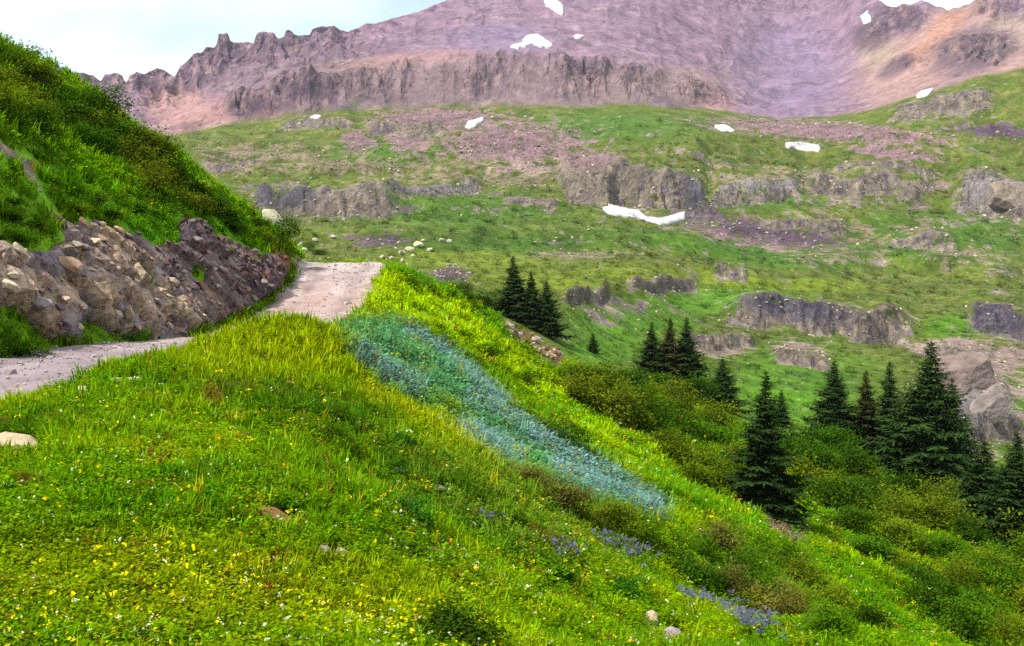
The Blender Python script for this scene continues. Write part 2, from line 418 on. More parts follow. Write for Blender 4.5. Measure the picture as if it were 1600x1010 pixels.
for q, (xa, xb, ya, yb, hp) in enumerate(steps):
    xc, yc_ = 0.5 * (xa + xb), 0.5 * (ya + yb)
    p = see(min(xc, 1600), yc_, r_mid)
    if p is None:
        continue
    pa, pb = see(max(xa, -100), ya, r_mid), see(xb, yb, r_mid)
    d0 = p[1]
    h = 0.72 * hp / F * d0
    ua, ub = ray(xa, ya)[0], ray(xb, yb)[0]
    cs = np.nonzero((UC > ua) & (UC < ub))[0]
    t = (UC[cs] - ua) / (ub - ua)
    win = sstep(0, 0.16, t) * sstep(1, 0.84, t) * np.clip(0.85 + 0.28 * fbm(PXC[cs] / 38, q * 3.3, 91, 3, 0.4), 0.3, 1.2)
    dl = d0 + np.clip(lerp(pa[1] - d0 if pa is not None else 0, pb[1] - d0 if pb is not None else 0, t), -0.12 * d0, 0.12 * d0)
    dl = dl + h * (1.9 * fbm(PXC[cs] / 60, q * 1.7, 95, 3, 0.45) + 0.5 * (worley(PXC[cs] / 30, PXC[cs] * 0 + q, 96)[2] - 0.5))
    Y = GY[rr][:, cs]; X = GX[rr][:, cs]
    wd = 1.7 * h
    s = np.clip((Y - dl) / wd, 0, 1)
    nst = fbm(X / (0.9 * h), Y / (1.1 * h), 97 + q, 3, 0.5)
    ph = s * 3.2 + 0.9 * nst
    led = (np.floor(ph) + sstep(0.25, 0.85, ph - np.floor(ph)) - 0.9 * nst) / 3.2
    s2 = np.where((s > 0) & (s < 1), lerp(s, np.clip(led, 0, 1), sstep(0, .12, s) * sstep(1, .88, s)), s)
    fall = np.exp(-np.maximum(0, Y - dl - wd) / (6.5 * h))
    dz = h * win * s2 * fall
    m = win * sstep(-0.5 * h, -0.1 * h, Y - dl) * sstep(wd + 1.6 * h, wd + 0.2 * h, Y - dl + 0.8 * h * nst)
    skirt = 0.40 * sstep(0.02, 0.2, win) * sstep(-4.5 * h, -0.3 * h, Y - dl + 1.5 * h * nst) * sstep(wd + 5.0 * h, wd + 0.5 * h, Y - dl)
    cell = worley(X / (0.75 * h) + 0.5 * nst, Y / (0.9 * h), 99 + q)
    dz = dz + m * h * (0.16 * nst + 0.22 * (cell[2] - 0.5) - 0.14 * sstep(0.2, 0.0, cell[1] - cell[0]))
    GZ[rr][:, cs] += dz
    ROCK[rr][:, cs] = np.maximum(ROCK[rr][:, cs], np.clip(m * 1.15 + 0.55 * (nst - 0.1) * (m > 0.05), 0, 1))
    ROCK[rr][:, cs] = np.maximum(ROCK[rr][:, cs], skirt)
GPX, GPY = proj(GX, GY, GZ)

# ------------------------------------------------------------------ ground colours (albedo)
GN = fbm(PXC[None] / 30 + 0 * GY, np.log(GY) * 70, 111, 4)
GN2 = fbm(PXC[None] / 12 + 0 * GY, np.log(GY) * 150, 121, 3)
def mixc(c, col, m):
    return c + (np.asarray(col) - c) * np.clip(m, 0, 1)[..., None]
def ell(px, py, n, cx, cy, rx, ry, rot=0.0, soft=0.45, nw=0.5):
    a = R(rot); dx, dy = px - cx, py - cy
    q = np.hypot((dx * math.cos(a) + dy * math.sin(a)) / rx, (-dx * math.sin(a) + dy * math.cos(a)) / ry) + nw * n
    return sstep(1 + soft, 1 - soft, q)

TEAL = [(528, 520), (560, 508), (610, 503), (655, 525), (705, 560), (762, 618), (800, 662), (880, 698), (960, 742), (1035, 800), (1000, 808), (930, 788), (865, 762), (800, 742), (735, 695), (700, 652), (640, 628), (585, 596), (548, 560)]
BLUE = [([(565, 566), (600, 592), (650, 620)], 11), ([(640, 528), (700, 568), (745, 605), (778, 640)], 13), ([(735, 640), (780, 655), (830, 690), (880, 715)], 13), ([(730, 682), (770, 705), (800, 725)], 14),
        ([(830, 690), (900, 735), (960, 770), (1025, 802)], 17), ([(870, 745), (930, 775)], 14)]
LIME, GREEN, DEEP, STRAW, RUST = alb(158, 184, 10), alb(98, 152, 14), alb(50, 98, 14), alb(176, 176, 30), alb(135, 88, 40)
TEALC, BLUEC = alb(98, 164, 96, 1.15), alb(132, 172, 150, 1.15)
BAREN = [([(796, 508), (830, 530), (866, 560)], 13), ([(1206, 818), (1246, 842)], 13)]
def near_col(px, py, x, y):
    n = fbm(x / 2.6, y / 2.6, 131, 4)
    n2 = fbm(x / 0.7 + 9, y / 0.7, 137, 3)
    n3 = fbm(x / 9, y / 14, 139, 3)
    c = np.zeros(px.shape + (3,)) + alb(118, 160, 12)
    c = mixc(c, LIME, sstep(-0.05, 0.45, n + 0.3 * n2))
    c = mixc(c, GREEN, sstep(0.0, 0.5, -n + 0.4 * n2) * 0.9)
    c = mixc(c, DEEP, sstep(0.15, 0.6, n3 - 0.5 * n) * 0.6)
    n4 = fbm(x / 0.35 + 4, y / 0.35, 143, 2) * sstep(30, 8, y)
    c = mixc(c, DEEP, sstep(0.2, 0.6, n4) * 0.6)
    c = mixc(c, alb(130, 110, 50), sstep(0.3, 0.6, -n4 + 0.3 * n2) * 0.4)
    # the knoll above the road and the strips on the slope
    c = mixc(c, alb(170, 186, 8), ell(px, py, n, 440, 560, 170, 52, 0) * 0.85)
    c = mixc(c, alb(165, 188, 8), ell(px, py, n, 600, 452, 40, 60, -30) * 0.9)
    def strip(pts, w, col, k):
        nonlocal c
        d = pdist(px, py, pts, False)
        c = mixc(c, col, sstep(w * 1.3, w * 0.4, d + w * 0.6 * n) * k)
    strip([(620, 420), (700, 465), (790, 520)], 16, alb(96, 158, 20), 0.9)
    strip([(600, 470), (700, 495), (780, 560), (860, 625), (960, 670), (1010, 720)], 30, alb(176, 206, 0, 1.15), 0.95)
    strip([(650, 520), (720, 560), (800, 610), (850, 650)], 14, alb(88, 140, 12), 0.6)
    strip([(560, 620), (700, 680), (780, 735)], 18, alb(170, 176, 14), 0.75)
    strip([(860, 640), (960, 650), (1010, 740), (1100, 800), (1200, 835), (1310, 900), (1440, 1010)], 20, alb(104, 160, 16), 0.8)
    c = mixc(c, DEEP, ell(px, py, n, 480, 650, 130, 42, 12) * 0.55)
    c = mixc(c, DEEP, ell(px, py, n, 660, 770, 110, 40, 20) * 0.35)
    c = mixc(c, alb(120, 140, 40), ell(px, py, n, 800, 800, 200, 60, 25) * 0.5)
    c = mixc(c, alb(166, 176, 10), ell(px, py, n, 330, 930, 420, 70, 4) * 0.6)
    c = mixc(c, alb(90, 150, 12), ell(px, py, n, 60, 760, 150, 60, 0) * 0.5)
    # bank above the road
    bank = (x < road_c(y) - RW) 
    c = mixc(c, alb(116, 160, 16, 1.1), bank * 0.75)
    c = mixc(c, alb(78, 118, 16), bank * sstep(0.0, 0.5, n) * 0.7)
    c = mixc(c, alb(110, 170, 8), ell(px, py, n, 250, 360, 60, 26, 15) * 0.9 + ell(px, py, n, 120, 295, 70, 36, 30) * 0.7 + ell(px, py, n, 330, 350, 120, 22, 35) * 0.7)
    c = mixc(c, RUST, ell(px, py, n, 330, 638, 22, 12) * 0.8 + ell(px, py, n, 440, 405, 30, 12, 40) * 0.6)
    c = mixc(c, alb(120, 110, 60), sstep(0.42, 0.75, -n + 0.2 * n2) * 0.35)
    for pts, w in BAREN:
        c = mixc(c, alb(150, 118, 92), sstep(w * 1.4, w * 0.6, pdist(px, py, pts, False)))
    c = c * np.array([1.08, 1.14, 1.0])
    # tall blue-green plants running down the slope
    d = pdist(px, py, TEAL)
    c = mixc(c, TEALC, sstep(18, -18, d + 18 * n + 8 * n2) * 0.92)
    for pts, w in BLUE:
        c = mixc(c, BLUEC, sstep(w * 1.8, w * 0.2, pdist(px, py, pts, False) + w * 0.7 * n) * 0.8)
    return c

GC = np.zeros(GZ.shape + (3,))
s = slice(0, r_mid + 30)
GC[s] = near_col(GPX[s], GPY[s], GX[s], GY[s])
s = slice(r_mid - 40, NR)
px, py, n, n2 = GPX[s], GPY[s], GN[s], GN2[s]
c = np.zeros(px.shape + (3,)) + alb(112, 118, 40)
c = mixc(c, alb(88, 112, 28), sstep(-0.1, 0.5, n))
c = mixc(c, alb(142, 134, 84), sstep(0.0, 0.5, -n + 0.4 * n2) * 0.85)
c = mixc(c, alb(138, 118, 96), sstep(0.18, 0.5, n2 - 0.3 * n) * 0.55)
c = mixc(c, alb(150, 136, 100), sstep(0.15, 0.6, n2) * sstep(330, 200, py) * 0.6)
BARE = np.zeros(px.shape); cb = np.zeros(c.shape) + alb(158, 136, 134)
def paint(col, k, *ells, bare=False):
    global c
    for e in ells:
        cx, cy, rx, ry = e[:4]
        sub = (np.abs(px - cx) < rx * 2.2 + ry * 2.2) & (np.abs(py - cy) < ry * 2.5 + rx * 0.9)
        if sub.any():
            em = ell(px[sub], py[sub], 0.7 * n[sub] + 0.5 * n2[sub], cx, cy, rx, ry, e[4] if len(e) > 4 else 0, 0.7)
            if bare:
                cb[sub] = mixc(cb[sub], col, np.clip(em * 2, 0, 1)); BARE[sub] = np.maximum(BARE[sub], em * k)
            else:
                c[sub] = mixc(c[sub], col, em * k)
paint(alb(98, 142, 18), 0.95, (1240, 615, 130, 70), (1080, 472, 150, 22, -6), (1490, 512, 46, 18), (940, 540, 70, 40), (1560, 640, 60, 60), (1000, 505, 90, 18))
paint(alb(84, 122, 28), 0.85, (720, 330, 170, 26), (1110, 385, 170, 16, 8), (950, 200, 130, 24), (1480, 370, 130, 40), (600, 240, 90, 16), (800, 380, 170, 16), (1180, 315, 100, 14), (1240, 400, 120, 18))
paint(alb(138, 148, 34), 0.8, (1250, 445, 120, 10), (760, 412, 140, 10), (850, 440, 120, 16), (1000, 425, 110, 10), (1120, 440, 90, 8), (700, 400, 90, 7))
paint(alb(172, 136, 140), 0.85, (800, 225, 120, 36), (1290, 205, 180, 15, 4), (690, 188, 110, 20), (1190, 366, 130, 22, 9), (560, 222, 26, 20), (640, 215, 34, 30), (920, 262, 60, 30), (1400, 240, 70, 12, 6), (330, 262, 60, 12), (1440, 290, 40, 10), bare=True)
paint(alb(158, 140, 112), 0.6, (560, 260, 200, 12), (760, 280, 180, 14), (1250, 280, 190, 18), (1500, 400, 60, 14), (1300, 400, 70, 14), (900, 400, 60, 9), (1440, 360, 50, 22), (1320, 355, 70, 16, 20), (420, 240, 120, 18), bare=True)
paint(alb(118, 92, 112), 0.85, (530, 328, 110, 11), (592, 376, 46, 12), (1090, 332, 46, 18), (1200, 362, 90, 12, 10), (1560, 205, 70, 12, 4), (705, 428, 28, 12), (1040, 316, 44, 8), bare=True)
paint(alb(188, 160, 148), 0.85, (1530, 600, 70, 60, 20), (1250, 552, 46, 16, 8), (1490, 545, 60, 16), (1580, 560, 40, 18), (1500, 680, 60, 40, 30), (1120, 545, 50, 14), (820, 262, 60, 10), (1350, 500, 60, 14), bare=True)
# rock steps
rk = ROCK[s]
rn = fbm(GPX[s] / 12, GPY[s] / 14, 151, 3)
rc = np.zeros(c.shape) + alb(154, 138, 122)
rc = mixc(rc, alb(112, 98, 116), sstep(0.0, 0.5, rn))
rc = mixc(rc, alb(196, 178, 152), sstep(0.1, 0.6, -rn))
rc = rc * 1.08
cb = mixc(cb, rc, sstep(0.2, 0.55, rk)); BARE = np.maximum(BARE, rk)
def paintr(col, k, *ells):
    global cb
    for e in ells:
        cx, cy, rx, ry = e[:4]
        m = ell(px, py, 0.7 * n + 0.5 * n2, cx, cy, rx, ry, e[4] if len(e) > 4 else 0) * k * sstep(0.25, 0.6, rk)
        cb = mixc(cb, col, m)
paintr(alb(92, 88, 112), 0.75, (440, 303, 60, 22), (1560, 500, 70, 30, 15), (1240, 480, 90, 20, 8), (1085, 290, 20, 50))
paintr(alb(178, 168, 168), 0.8, (1530, 615, 60, 50), (1560, 300, 60, 30), (680, 288, 80, 14), (1180, 285, 90, 16))
# mountain
ymt = GY[s]; isM = sstep(-6, 10, ymt - LD[7][None, :])
tbs = (ymt - LD[7]) / (LD[10] - LD[7])
m = np.zeros(c.shape) + alb(170, 144, 160)
m = mixc(m, alb(150, 126, 142), sstep(-0.1, 0.5, n + 0.4 * n2))
m = mixc(m, alb(188, 160, 168), sstep(0.0, 0.5, -n + 0.5 * n2) * 0.8)
def paintm(col, k, *ells):
    global m
    for e in ells:
        cx, cy, rx, ry = e[:4]
        m = mixc(m, col, ell(px, py, 0.6 * n + 0.3 * n2, cx, cy, rx, ry, e[4] if len(e) > 4 else 0) * k)
m = mixc(m, alb(124, 108, 122), sstep(0.22, 0.5, n2 + 0.25 * n) * sstep(0.35, 0.6, tbs) * 0.7)
streak = fbm(GPX[s] / 7, np.log(GY[s]) * 14, 165, 3)
m = mixc(m, alb(200, 166, 180), sstep(0.05, 0.45, streak) * 0.22)
m = mixc(m, alb(146, 122, 150), sstep(0.05, 0.45, -streak) * 0.22)
paintm(alb(160, 146, 174), 0.6, (1230, 110, 80, 75), (780, 60, 80, 22))
paintm(alb(150, 128, 138), 0.8, (350, 110, 250, 50), (500, 90, 90, 40))
paintm(alb(204, 162, 148), 0.75, (285, 175, 62, 40, 20), (400, 165, 60, 22), (1090, 145, 60, 26, 25), (640, 95, 110, 12, -5), (330, 190, 40, 20))
paintm(alb(166, 146, 140), 0.75, (760, 130, 360, 42), (1000, 140, 120, 35))
paintm(alb(200, 168, 150), 0.8, (1420, 110, 90, 60, -35), (1490, 60, 90, 50, -40), (1580, 110, 80, 50, -20))
paintm(alb(206, 154, 120), 0.6, (1478, 42, 34, 18, -40), (1580, 128, 50, 14, -25), (1440, 78, 30, 14, -40))
paintm(alb(208, 190, 160), 0.7, (1570, 55, 50, 30, -20), (1370, 80, 30, 30))
paintm(alb(128, 108, 118), 0.85, (1520, 80, 70, 34, -15), (1400, 105, 30, 12, -30), (1400, 30, 40, 22), (470, 150, 60, 24, -8), (385, 168, 30, 22), (1360, 55, 30, 25))
mr = fbm(GPX[s] / 11, GPY[s] / 30, 161, 3)
m = mixc(m, alb(112, 100, 116), sstep(0.3, 0.8, rk) * sstep(-0.15, 0.4, mr) * 0.6)
m = mixc(m, alb(202, 172, 160), sstep(0.3, 0.8, rk) * sstep(0.05, 0.5, -mr) * 0.6)
m = mixc(m, alb(104, 128, 44), sstep(0.15, 0.5, n + 0.5 * n2) * (sstep(145, 175, py) * sstep(1110, 1000, px) * sstep(480, 560, px)) * 0.9)
c = mixc(c, m * np.array([0.73, 0.66, 0.71]), isM)
c = c * (np.array([0.76, 0.86, 0.55]) + np.array([0.24, 0.14, 0.45]) * isM[..., None]); cb = cb * 0.76
blend = np.zeros(px.shape); blend[:] = sstep(100, 128, ymt)
GC[s] = GC[s] * (1 - blend[..., None]) + c * blend[..., None]
GB = np.zeros_like(GC); GB[s] = cb
GBARE = np.zeros_like(GZ); GBARE[s] = BARE * sstep(100, 128, ymt)

# ------------------------------------------------------------------ materials
MATS = {}
def newmat(name):
    m = bpy.data.materials.new(name); m.use_nodes = True
    m.node_tree.nodes.clear()
    MATS[name] = m
    return m, m.node_tree
def N(t, kind, **kw):
    n = t.nodes.new('ShaderNode' + kind)
    for k, v in kw.items():
        if k.startswith('i_'):
            n.inputs[k[2:].replace('_', ' ')].default_value = v
        else:
            setattr(n, k, v)
    return n
def ground_mat(name, attr, scales, amt=0.5, rough=0.95, bump=0.6, bdist=1.0, cracks=None, dots=None, rockbump=None, bare=False, mott=()):
    m, t = newmat(name)
    o = N(t, 'OutputMaterial'); b = N(t, 'BsdfPrincipled')
    b.inputs['Roughness'].default_value = rough
    b.inputs['Specular IOR Level'].default_value = 0.15
    a = N(t, 'Attribute', attribute_name=attr)
    tc = N(t, 'TexCoord')
    src = a.outputs['Color']; hsum = None
    if bare:
        # grass wears through to stone and scree along a ragged edge
        def nfac(sc_, det=8, rg=0.7):
            q = N(t, 'TexNoise'); q.inputs['Scale'].default_value = sc_; q.inputs['Detail'].default_value = det; q.inputs['Roughness'].default_value = rg
            t.links.new(tc.outputs['Object'], q.inputs['Vector']); return q.outputs['Fac']
        def rng_(v, a0, a1, b0, b1):
            q = N(t, 'MapRange'); q.interpolation_type = 'SMOOTHSTEP'
            for k_, x_ in zip(('From Min', 'From Max', 'To Min', 'To Max'), (a0, a1, b0, b1)): q.inputs[k_].default_value = x_
            t.links.new(v, q.inputs['Value']); return q.outputs['Result']
        def mixn(fac, A, col):
            q = N(t, 'Mix', data_type='RGBA'); t.links.new(fac, q.inputs['Factor']); t.links.new(A, q.inputs['A'])
            if isinstance(col, tuple): q.inputs['B'].default_value = (*col, 1)
            else: t.links.new(col, q.inputs['B'])
            return q.outputs['Result']
        src = mixn(rng_(nfac(0.07), 0.54, 0.68, 0, 0.5), src, tuple(alb(132, 132, 66)))
        src = mixn(rng_(nfac(0.11), 0.54, 0.68, 0, 0.7), src, tuple(alb(66, 98, 26)))
        ba = N(t, 'Attribute', attribute_name='rock'); bc2 = N(t, 'Attribute', attribute_name='Bare')
        nn = rng_(nfac(0.10, 9, 0.78), 0.3, 0.7, -0.6, 0.6)
        ad = N(t, 'Math', operation='ADD'); t.links.new(ba.outputs['Fac'], ad.inputs[0]); t.links.new(nn, ad.inputs[1])
        src = mixn(rng_(ad.outputs[0], 0.34, 0.66, 0, 1), src, bc2.outputs['Color'])
    for k, sc_ in enumerate(scales):
        nz = N(t, 'TexNoise'); nz.inputs['Scale'].default_value = sc_; nz.inputs['Detail'].default_value = 5; nz.inputs['Roughness'].default_value = 0.65
        t.links.new(tc.outputs['Object'], nz.inputs['Vector'])
        mr = N(t, 'MapRange'); mr.inputs['From Min'].default_value = 0.3; mr.inputs['From Max'].default_value = 0.7
        mr.inputs['To Min'].default_value = 1 - amt; mr.inputs['To Max'].default_value = 1 + amt
        t.links.new(nz.outputs['Fac'], mr.inputs['Value'])
        mm = N(t, 'Mix', data_type='RGBA', blend_type='MULTIPLY'); mm.inputs['Factor'].default_value = 1
        t.links.new(src, mm.inputs['A']); t.links.new(mr.outputs['Result'], mm.inputs['B'])
        src = mm.outputs['Result']; hsum = nz.outputs['Fac'] if hsum is None else hsum
        if k == len(scales) - 1: hsum = nz.outputs['Fac']
    for sc_, lo_, hi_, col_, k_ in mott:
        q = N(t, 'TexNoise'); q.inputs['Scale'].default_value = sc_; q.inputs['Detail'].default_value = 9; q.inputs['Roughness'].default_value = 0.72
        t.links.new(tc.outputs['Object'], q.inputs['Vector'])
        mr = N(t, 'MapRange'); mr.inputs['From Min'].default_value = lo_; mr.inputs['From Max'].default_value = hi_; mr.inputs['To Max'].default_value = k_
        t.links.new(q.outputs['Fac'], mr.inputs['Value'])
        mm = N(t, 'Mix', data_type='RGBA'); mm.inputs['B'].default_value = (*col_, 1)
        t.links.new(mr.outputs['Result'], mm.inputs['Factor']); t.links.new(src, mm.inputs['A']); src = mm.outputs['Result']
    if dots:
        for sc_, th, col, k in dots:
            v = N(t, 'TexVoronoi'); v.inputs['Scale'].default_value = sc_
            t.links.new(tc.outputs['Object'], v.inputs['Vector'])
            mr = N(t, 'MapRange'); mr.inputs['From Min'].default_value = th; mr.inputs['From Max'].default_value = th * 0.5
            mr.inputs['To Max'].default_value = k
            t.links.new(v.outputs['Distance'], mr.inputs['Value'])
            ra = N(t, 'Attribute', attribute_name='rock')
            inv = N(t, 'MapRange'); inv.inputs['To Min'].default_value = 1; inv.inputs['To Max'].default_value = 0
            t.links.new(ra.outputs['Fac'], inv.inputs['Value'])
            ml = N(t, 'Math', operation='MULTIPLY'); t.links.new(mr.outputs['Result'], ml.inputs[0]); t.links.new(inv.outputs['Result'], ml.inputs[1])
            mm = N(t, 'Mix', data_type='RGBA'); mm.inputs['B'].default_value = (*col, 1)
            t.links.new(ml.outputs[0], mm.inputs['Factor']); t.links.new(src, mm.inputs['A'])
            src = mm.outputs['Result']
    bm = N(t, 'Bump'); bm.inputs['Strength'].default_value = bump; bm.inputs['Distance'].default_value = bdist
    t.links.new(hsum, bm.inputs['Height'])
    if cracks:
        v = N(t, 'TexVoronoi', feature='DISTANCE_TO_EDGE'); v.inputs['Scale'].default_value = cracks
        t.links.new(tc.outputs['Object'], v.inputs['Vector'])
        mr = N(t, 'MapRange'); mr.inputs['From Max'].default_value = 0.12; t.links.new(v.outputs['Distance'], mr.inputs['Value'])
        b2 = N(t, 'Bump'); b2.inputs['Strength'].default_value = 0.5; b2.inputs['Distance'].default_value = bdist
        t.links.new(mr.outputs['Result'], b2.inputs['Height']); t.links.new(bm.outputs['Normal'], b2.inputs['Normal'])
        bm = b2
    if rockbump:
        sc_, dist_, zs = rockbump
        mpn = N(t, 'Mapping'); mpn.inputs['Scale'].default_value = (1, 1, zs); t.links.new(tc.outputs['Object'], mpn.inputs['Vector'])
        ra = N(t, 'Attribute', attribute_name='rock')
        v = N(t, 'TexVoronoi', feature='F1'); v.inputs['Scale'].default_value = sc_; v.inputs['Detail'].default_value = 2.0; t.links.new(mpn.outputs['Vector'], v.inputs['Vector'])
        nz = N(t, 'TexNoise'); nz.inputs['Scale'].default_value = sc_ * 1.7; nz.inputs['Detail'].default_value = 6; nz.inputs['Roughness'].default_value = 0.7; t.links.new(mpn.outputs['Vector'], nz.inputs['Vector'])
        ad = N(t, 'Math', operation='ADD'); t.links.new(v.outputs['Distance'], ad.inputs[0]); t.links.new(nz.outputs['Fac'], ad.inputs[1])
        b3 = N(t, 'Bump'); b3.inputs['Distance'].default_value = dist_
        t.links.new(ra.outputs['Fac'], b3.inputs['Strength']); t.links.new(ad.outputs[0], b3.inputs['Height']); t.links.new(bm.outputs['Normal'], b3.inputs['Normal'])
        bm = b3
        mr = N(t, 'MapRange'); mr.inputs['From Min'].default_value = 0.32; mr.inputs['From Max'].default_value = 0.62; mr.inputs['To Min'].default_value = 0.68; mr.inputs['To Max'].default_value = 1.25
        t.links.new(nz.outputs['Fac'], mr.inputs['Value'])
        mm = N(t, 'Mix', data_type='RGBA', blend_type='MULTIPLY'); t.links.new(ra.outputs['Fac'], mm.inputs['Factor'])
        t.links.new(src, mm.inputs['A']); t.links.new(mr.outputs['Result'], mm.inputs['B']); src = mm.outputs['Result']
    t.links.new(bm.outputs['Normal'], b.inputs['Normal'])
    t.links.new(src, b.inputs['Base Color'])
    t.links.new(b.outputs['BSDF'], o.inputs['Surface'])
    return m
ground_mat('meadow_soil', 'Col', [0.6, 7.0], 0.4, bdist=0.1)
ground_mat('valley_ground', 'Col', [0.05, 0.35], 0.38, bump=0.8, bdist=1.6, rockbump=(0.2, 3.0, 0.7), bare=True, dots=[(0.16, 0.22, tuple(alb(52, 78, 26)), 0.65), (0.31, 0.13, tuple(alb(206, 196, 150)), 0.8)])
ground_mat('mountain_rock', 'Col', [0.02, 0.12], 0.25, bump=0.7, bdist=4.0, rockbump=(0.05, 7.0, 0.4), mott=[(0.016, 0.56, 0.66, tuple(alb(110, 96, 104, 0.75)), 0.65), (0.03, 0.57, 0.68, tuple(alb(206, 182, 176, 0.8)), 0.5)])
ground_mat('bank_rock', 'Col', [1.2, 9.0], 0.4, bump=0.9, bdist=0.12, cracks=2.2)
ground_mat('road_gravel', 'Col', [0.8, 14.0], 0.2, bump=0.6, bdist=0.03)
def plain(name, col, rough=0.9, scale=3.0, amt=0.25, bump=0.4, bdist=0.05, objcol=False):
    m, t = newmat(name)
    o = N(t, 'OutputMaterial'); b = N(t, 'BsdfPrincipled')
    b.inputs['Roughness'].default_value = rough; b.inputs['Specular IOR Level'].default_value = 0.2
    tc = N(t, 'TexCoord'); nz = N(t, 'TexNoise'); nz.inputs['Scale'].default_value = scale; nz.inputs['Detail'].default_value = 6; nz.inputs['Roughness'].default_value = 0.65
    t.links.new(tc.outputs['Object'], nz.inputs['Vector'])
    mr = N(t, 'MapRange'); mr.inputs['From Min'].default_value = 0.3; mr.inputs['From Max'].default_value = 0.7
    mr.inputs['To Min'].default_value = 1 - amt; mr.inputs['To Max'].default_value = 1 + amt
    t.links.new(nz.outputs['Fac'], mr.inputs['Value'])
    mm = N(t, 'Mix', data_type='RGBA', blend_type='MULTIPLY'); mm.inputs['Factor'].default_value = 1
    if objcol:
        oi = N(t, 'ObjectInfo'); t.links.new(oi.outputs['Color'], mm.inputs['A'])
    else:
        mm.inputs['A'].default_value = (*col, 1)
    t.links.new(mr.outputs['Result'], mm.inputs['B'])
    t.links.new(mm.outputs['Result'], b.inputs['Base Color'])
    bm = N(t, 'Bump'); bm.inputs['Strength'].default_value = bump; bm.inputs['Distance'].default_value = bdist
    t.links.new(nz.outputs['Fac'], bm.inputs['Height']); t.links.new(bm.outputs['Normal'], b.inputs['Normal'])
    t.links.new(b.outputs['BSDF'], o.inputs['Surface'])
    return m
plain('stone', (1, 1, 1), objcol=True, scale=5.0, amt=0.3, bdist=0.04)
plain('far_stone', (1, 1, 1), objcol=True, scale=0.3, amt=0.5, bump=0.8, bdist=1.5)
plain('snow', (0.47, 0.44, 0.455), rough=0.7, scale=0.22, amt=0.22, bdist=1.5)
plain('bark', tuple(alb(96, 78, 66)), scale=9, amt=0.4)
def leaf_mat(name, source, amt=0.35, trans=0.35, nscale=3.0, up=0.0, gloss=0.0):
    """thin leaves: diffuse + translucent; colour from the instance ('tint'), the object colour or a mesh attribute"""
    m, t = newmat(name)
    o = N(t, 'OutputMaterial')
    if source == 'object':
        a = N(t, 'ObjectInfo').outputs['Color']
    elif source == 'tint':
        a = N(t, 'Attribute', attribute_name='tint', attribute_type='INSTANCER').outputs['Color']
    else:
        a = N(t, 'Attribute', attribute_name=source).outputs['Color']
    va = N(t, 'Attribute', attribute_name='shade')
    mr = N(t, 'MapRange'); mr.inputs['To Min'].default_value = 1 - amt; mr.inputs['To Max'].default_value = 1 + amt
    t.links.new(va.outputs['Fac'], mr.inputs['Value'])
    mm = N(t, 'Mix', data_type='RGBA', blend_type='MULTIPLY'); mm.inputs['Factor'].default_value = 1
    t.links.new(a, mm.inputs['A']); t.links.new(mr.outputs['Result'], mm.inputs['B'])
    d = N(t, 'BsdfDiffuse'); tr = N(t, 'BsdfTranslucent'); ms = N(t, 'MixShader'); ms.inputs[0].default_value = trans
    t.links.new(mm.outputs['Result'], d.inputs['Color']); t.links.new(mm.outputs['Result'], tr.inputs['Color'])
    if up > 0:
        g = N(t, 'NewGeometry'); vm = N(t, 'Mix', data_type='VECTOR'); vm.inputs['Factor'].default_value = up
        vm.inputs['B'].default_value = (0, 0, 1)
        nn = N(t, 'VectorMath', operation='NORMALIZE')
        t.links.new(g.outputs['Normal'], vm.inputs['A']); t.links.new(vm.outputs['Result'], nn.inputs[0]); t.links.new(nn.outputs['Vector'], d.inputs['Normal'])
    t.links.new(d.outputs['BSDF'], ms.inputs[1]); t.links.new(tr.outputs['BSDF'], ms.inputs[2])
    t.links.new(ms.outputs['Shader'], o.inputs['Surface'])
    return m
leaf_mat('grass_blades', 'tint', 0.36, 0.4, up=0.6)
leaf_mat('flower_heads', 'tint', 0.2, 0.3, up=0.4)
leaf_mat('shrub_leaves', 'object', 0.55, 0.38, up=0.35)
leaf_mat('needles', 'object', 0.55, 0.12)

# ------------------------------------------------------------------ mesh helpers
def link(name, me, parent=None, mat=None, **props):
    o = bpy.data.objects.new(name, me)
    COL.objects.link(o)
    if parent is not None: o.parent = parent
    if mat is not None and me is not None and len(me.materials) == 0: me.materials.append(MATS[mat])
    for k, v in props.items(): o[k] = v
    return o
def npmesh(name, V, Fq, cols=None, rock=None, smooth=True, shade=None, col2=None):
    """V (n,3); Fq (m,3 or 4) index array"""
    V = np.asarray(V, np.float32); Fq = np.asarray(Fq, np.int32)
    me = bpy.data.meshes.new(name)
    k = Fq.shape[1]
    me.vertices.add(len(V)); me.vertices.foreach_set('co', V.ravel())
    me.loops.add(Fq.size); me.loops.foreach_set('vertex_index', Fq.ravel())
    me.polygons.add(len(Fq)); me.polygons.foreach_set('loop_start', np.arange(0, Fq.size, k, dtype=np.int32))
    try: me.polygons.foreach_set('loop_total', np.full(len(Fq), k, np.int32))
    except Exception: pass
    me.polygons.foreach_set('use_smooth', np.full(len(Fq), smooth, bool))
    if cols is not None:
        a = me.attributes.new('Col', 'FLOAT_COLOR', 'POINT')
        a.data.foreach_set('color', np.concatenate([cols.reshape(-1, 3), np.ones((len(V), 1))], 1).astype(np.float32).ravel())
    if col2 is not None:
        a = me.attributes.new('Bare', 'FLOAT_COLOR', 'POINT')
        a.data.foreach_set('color', np.concatenate([col2.reshape(-1, 3), np.ones((len(V), 1))], 1).astype(np.float32).ravel())
    if rock is not None:
        a = me.attributes.new('rock', 'FLOAT', 'POINT'); a.data.foreach_set('value', np.asarray(rock, np.float32).ravel())
    if shade is not None:
        a = me.attributes.new('shade', 'FLOAT', 'POINT'); a.data.foreach_set('value', np.asarray(shade, np.float32).ravel())
    me.update(); me.validate()
    return me
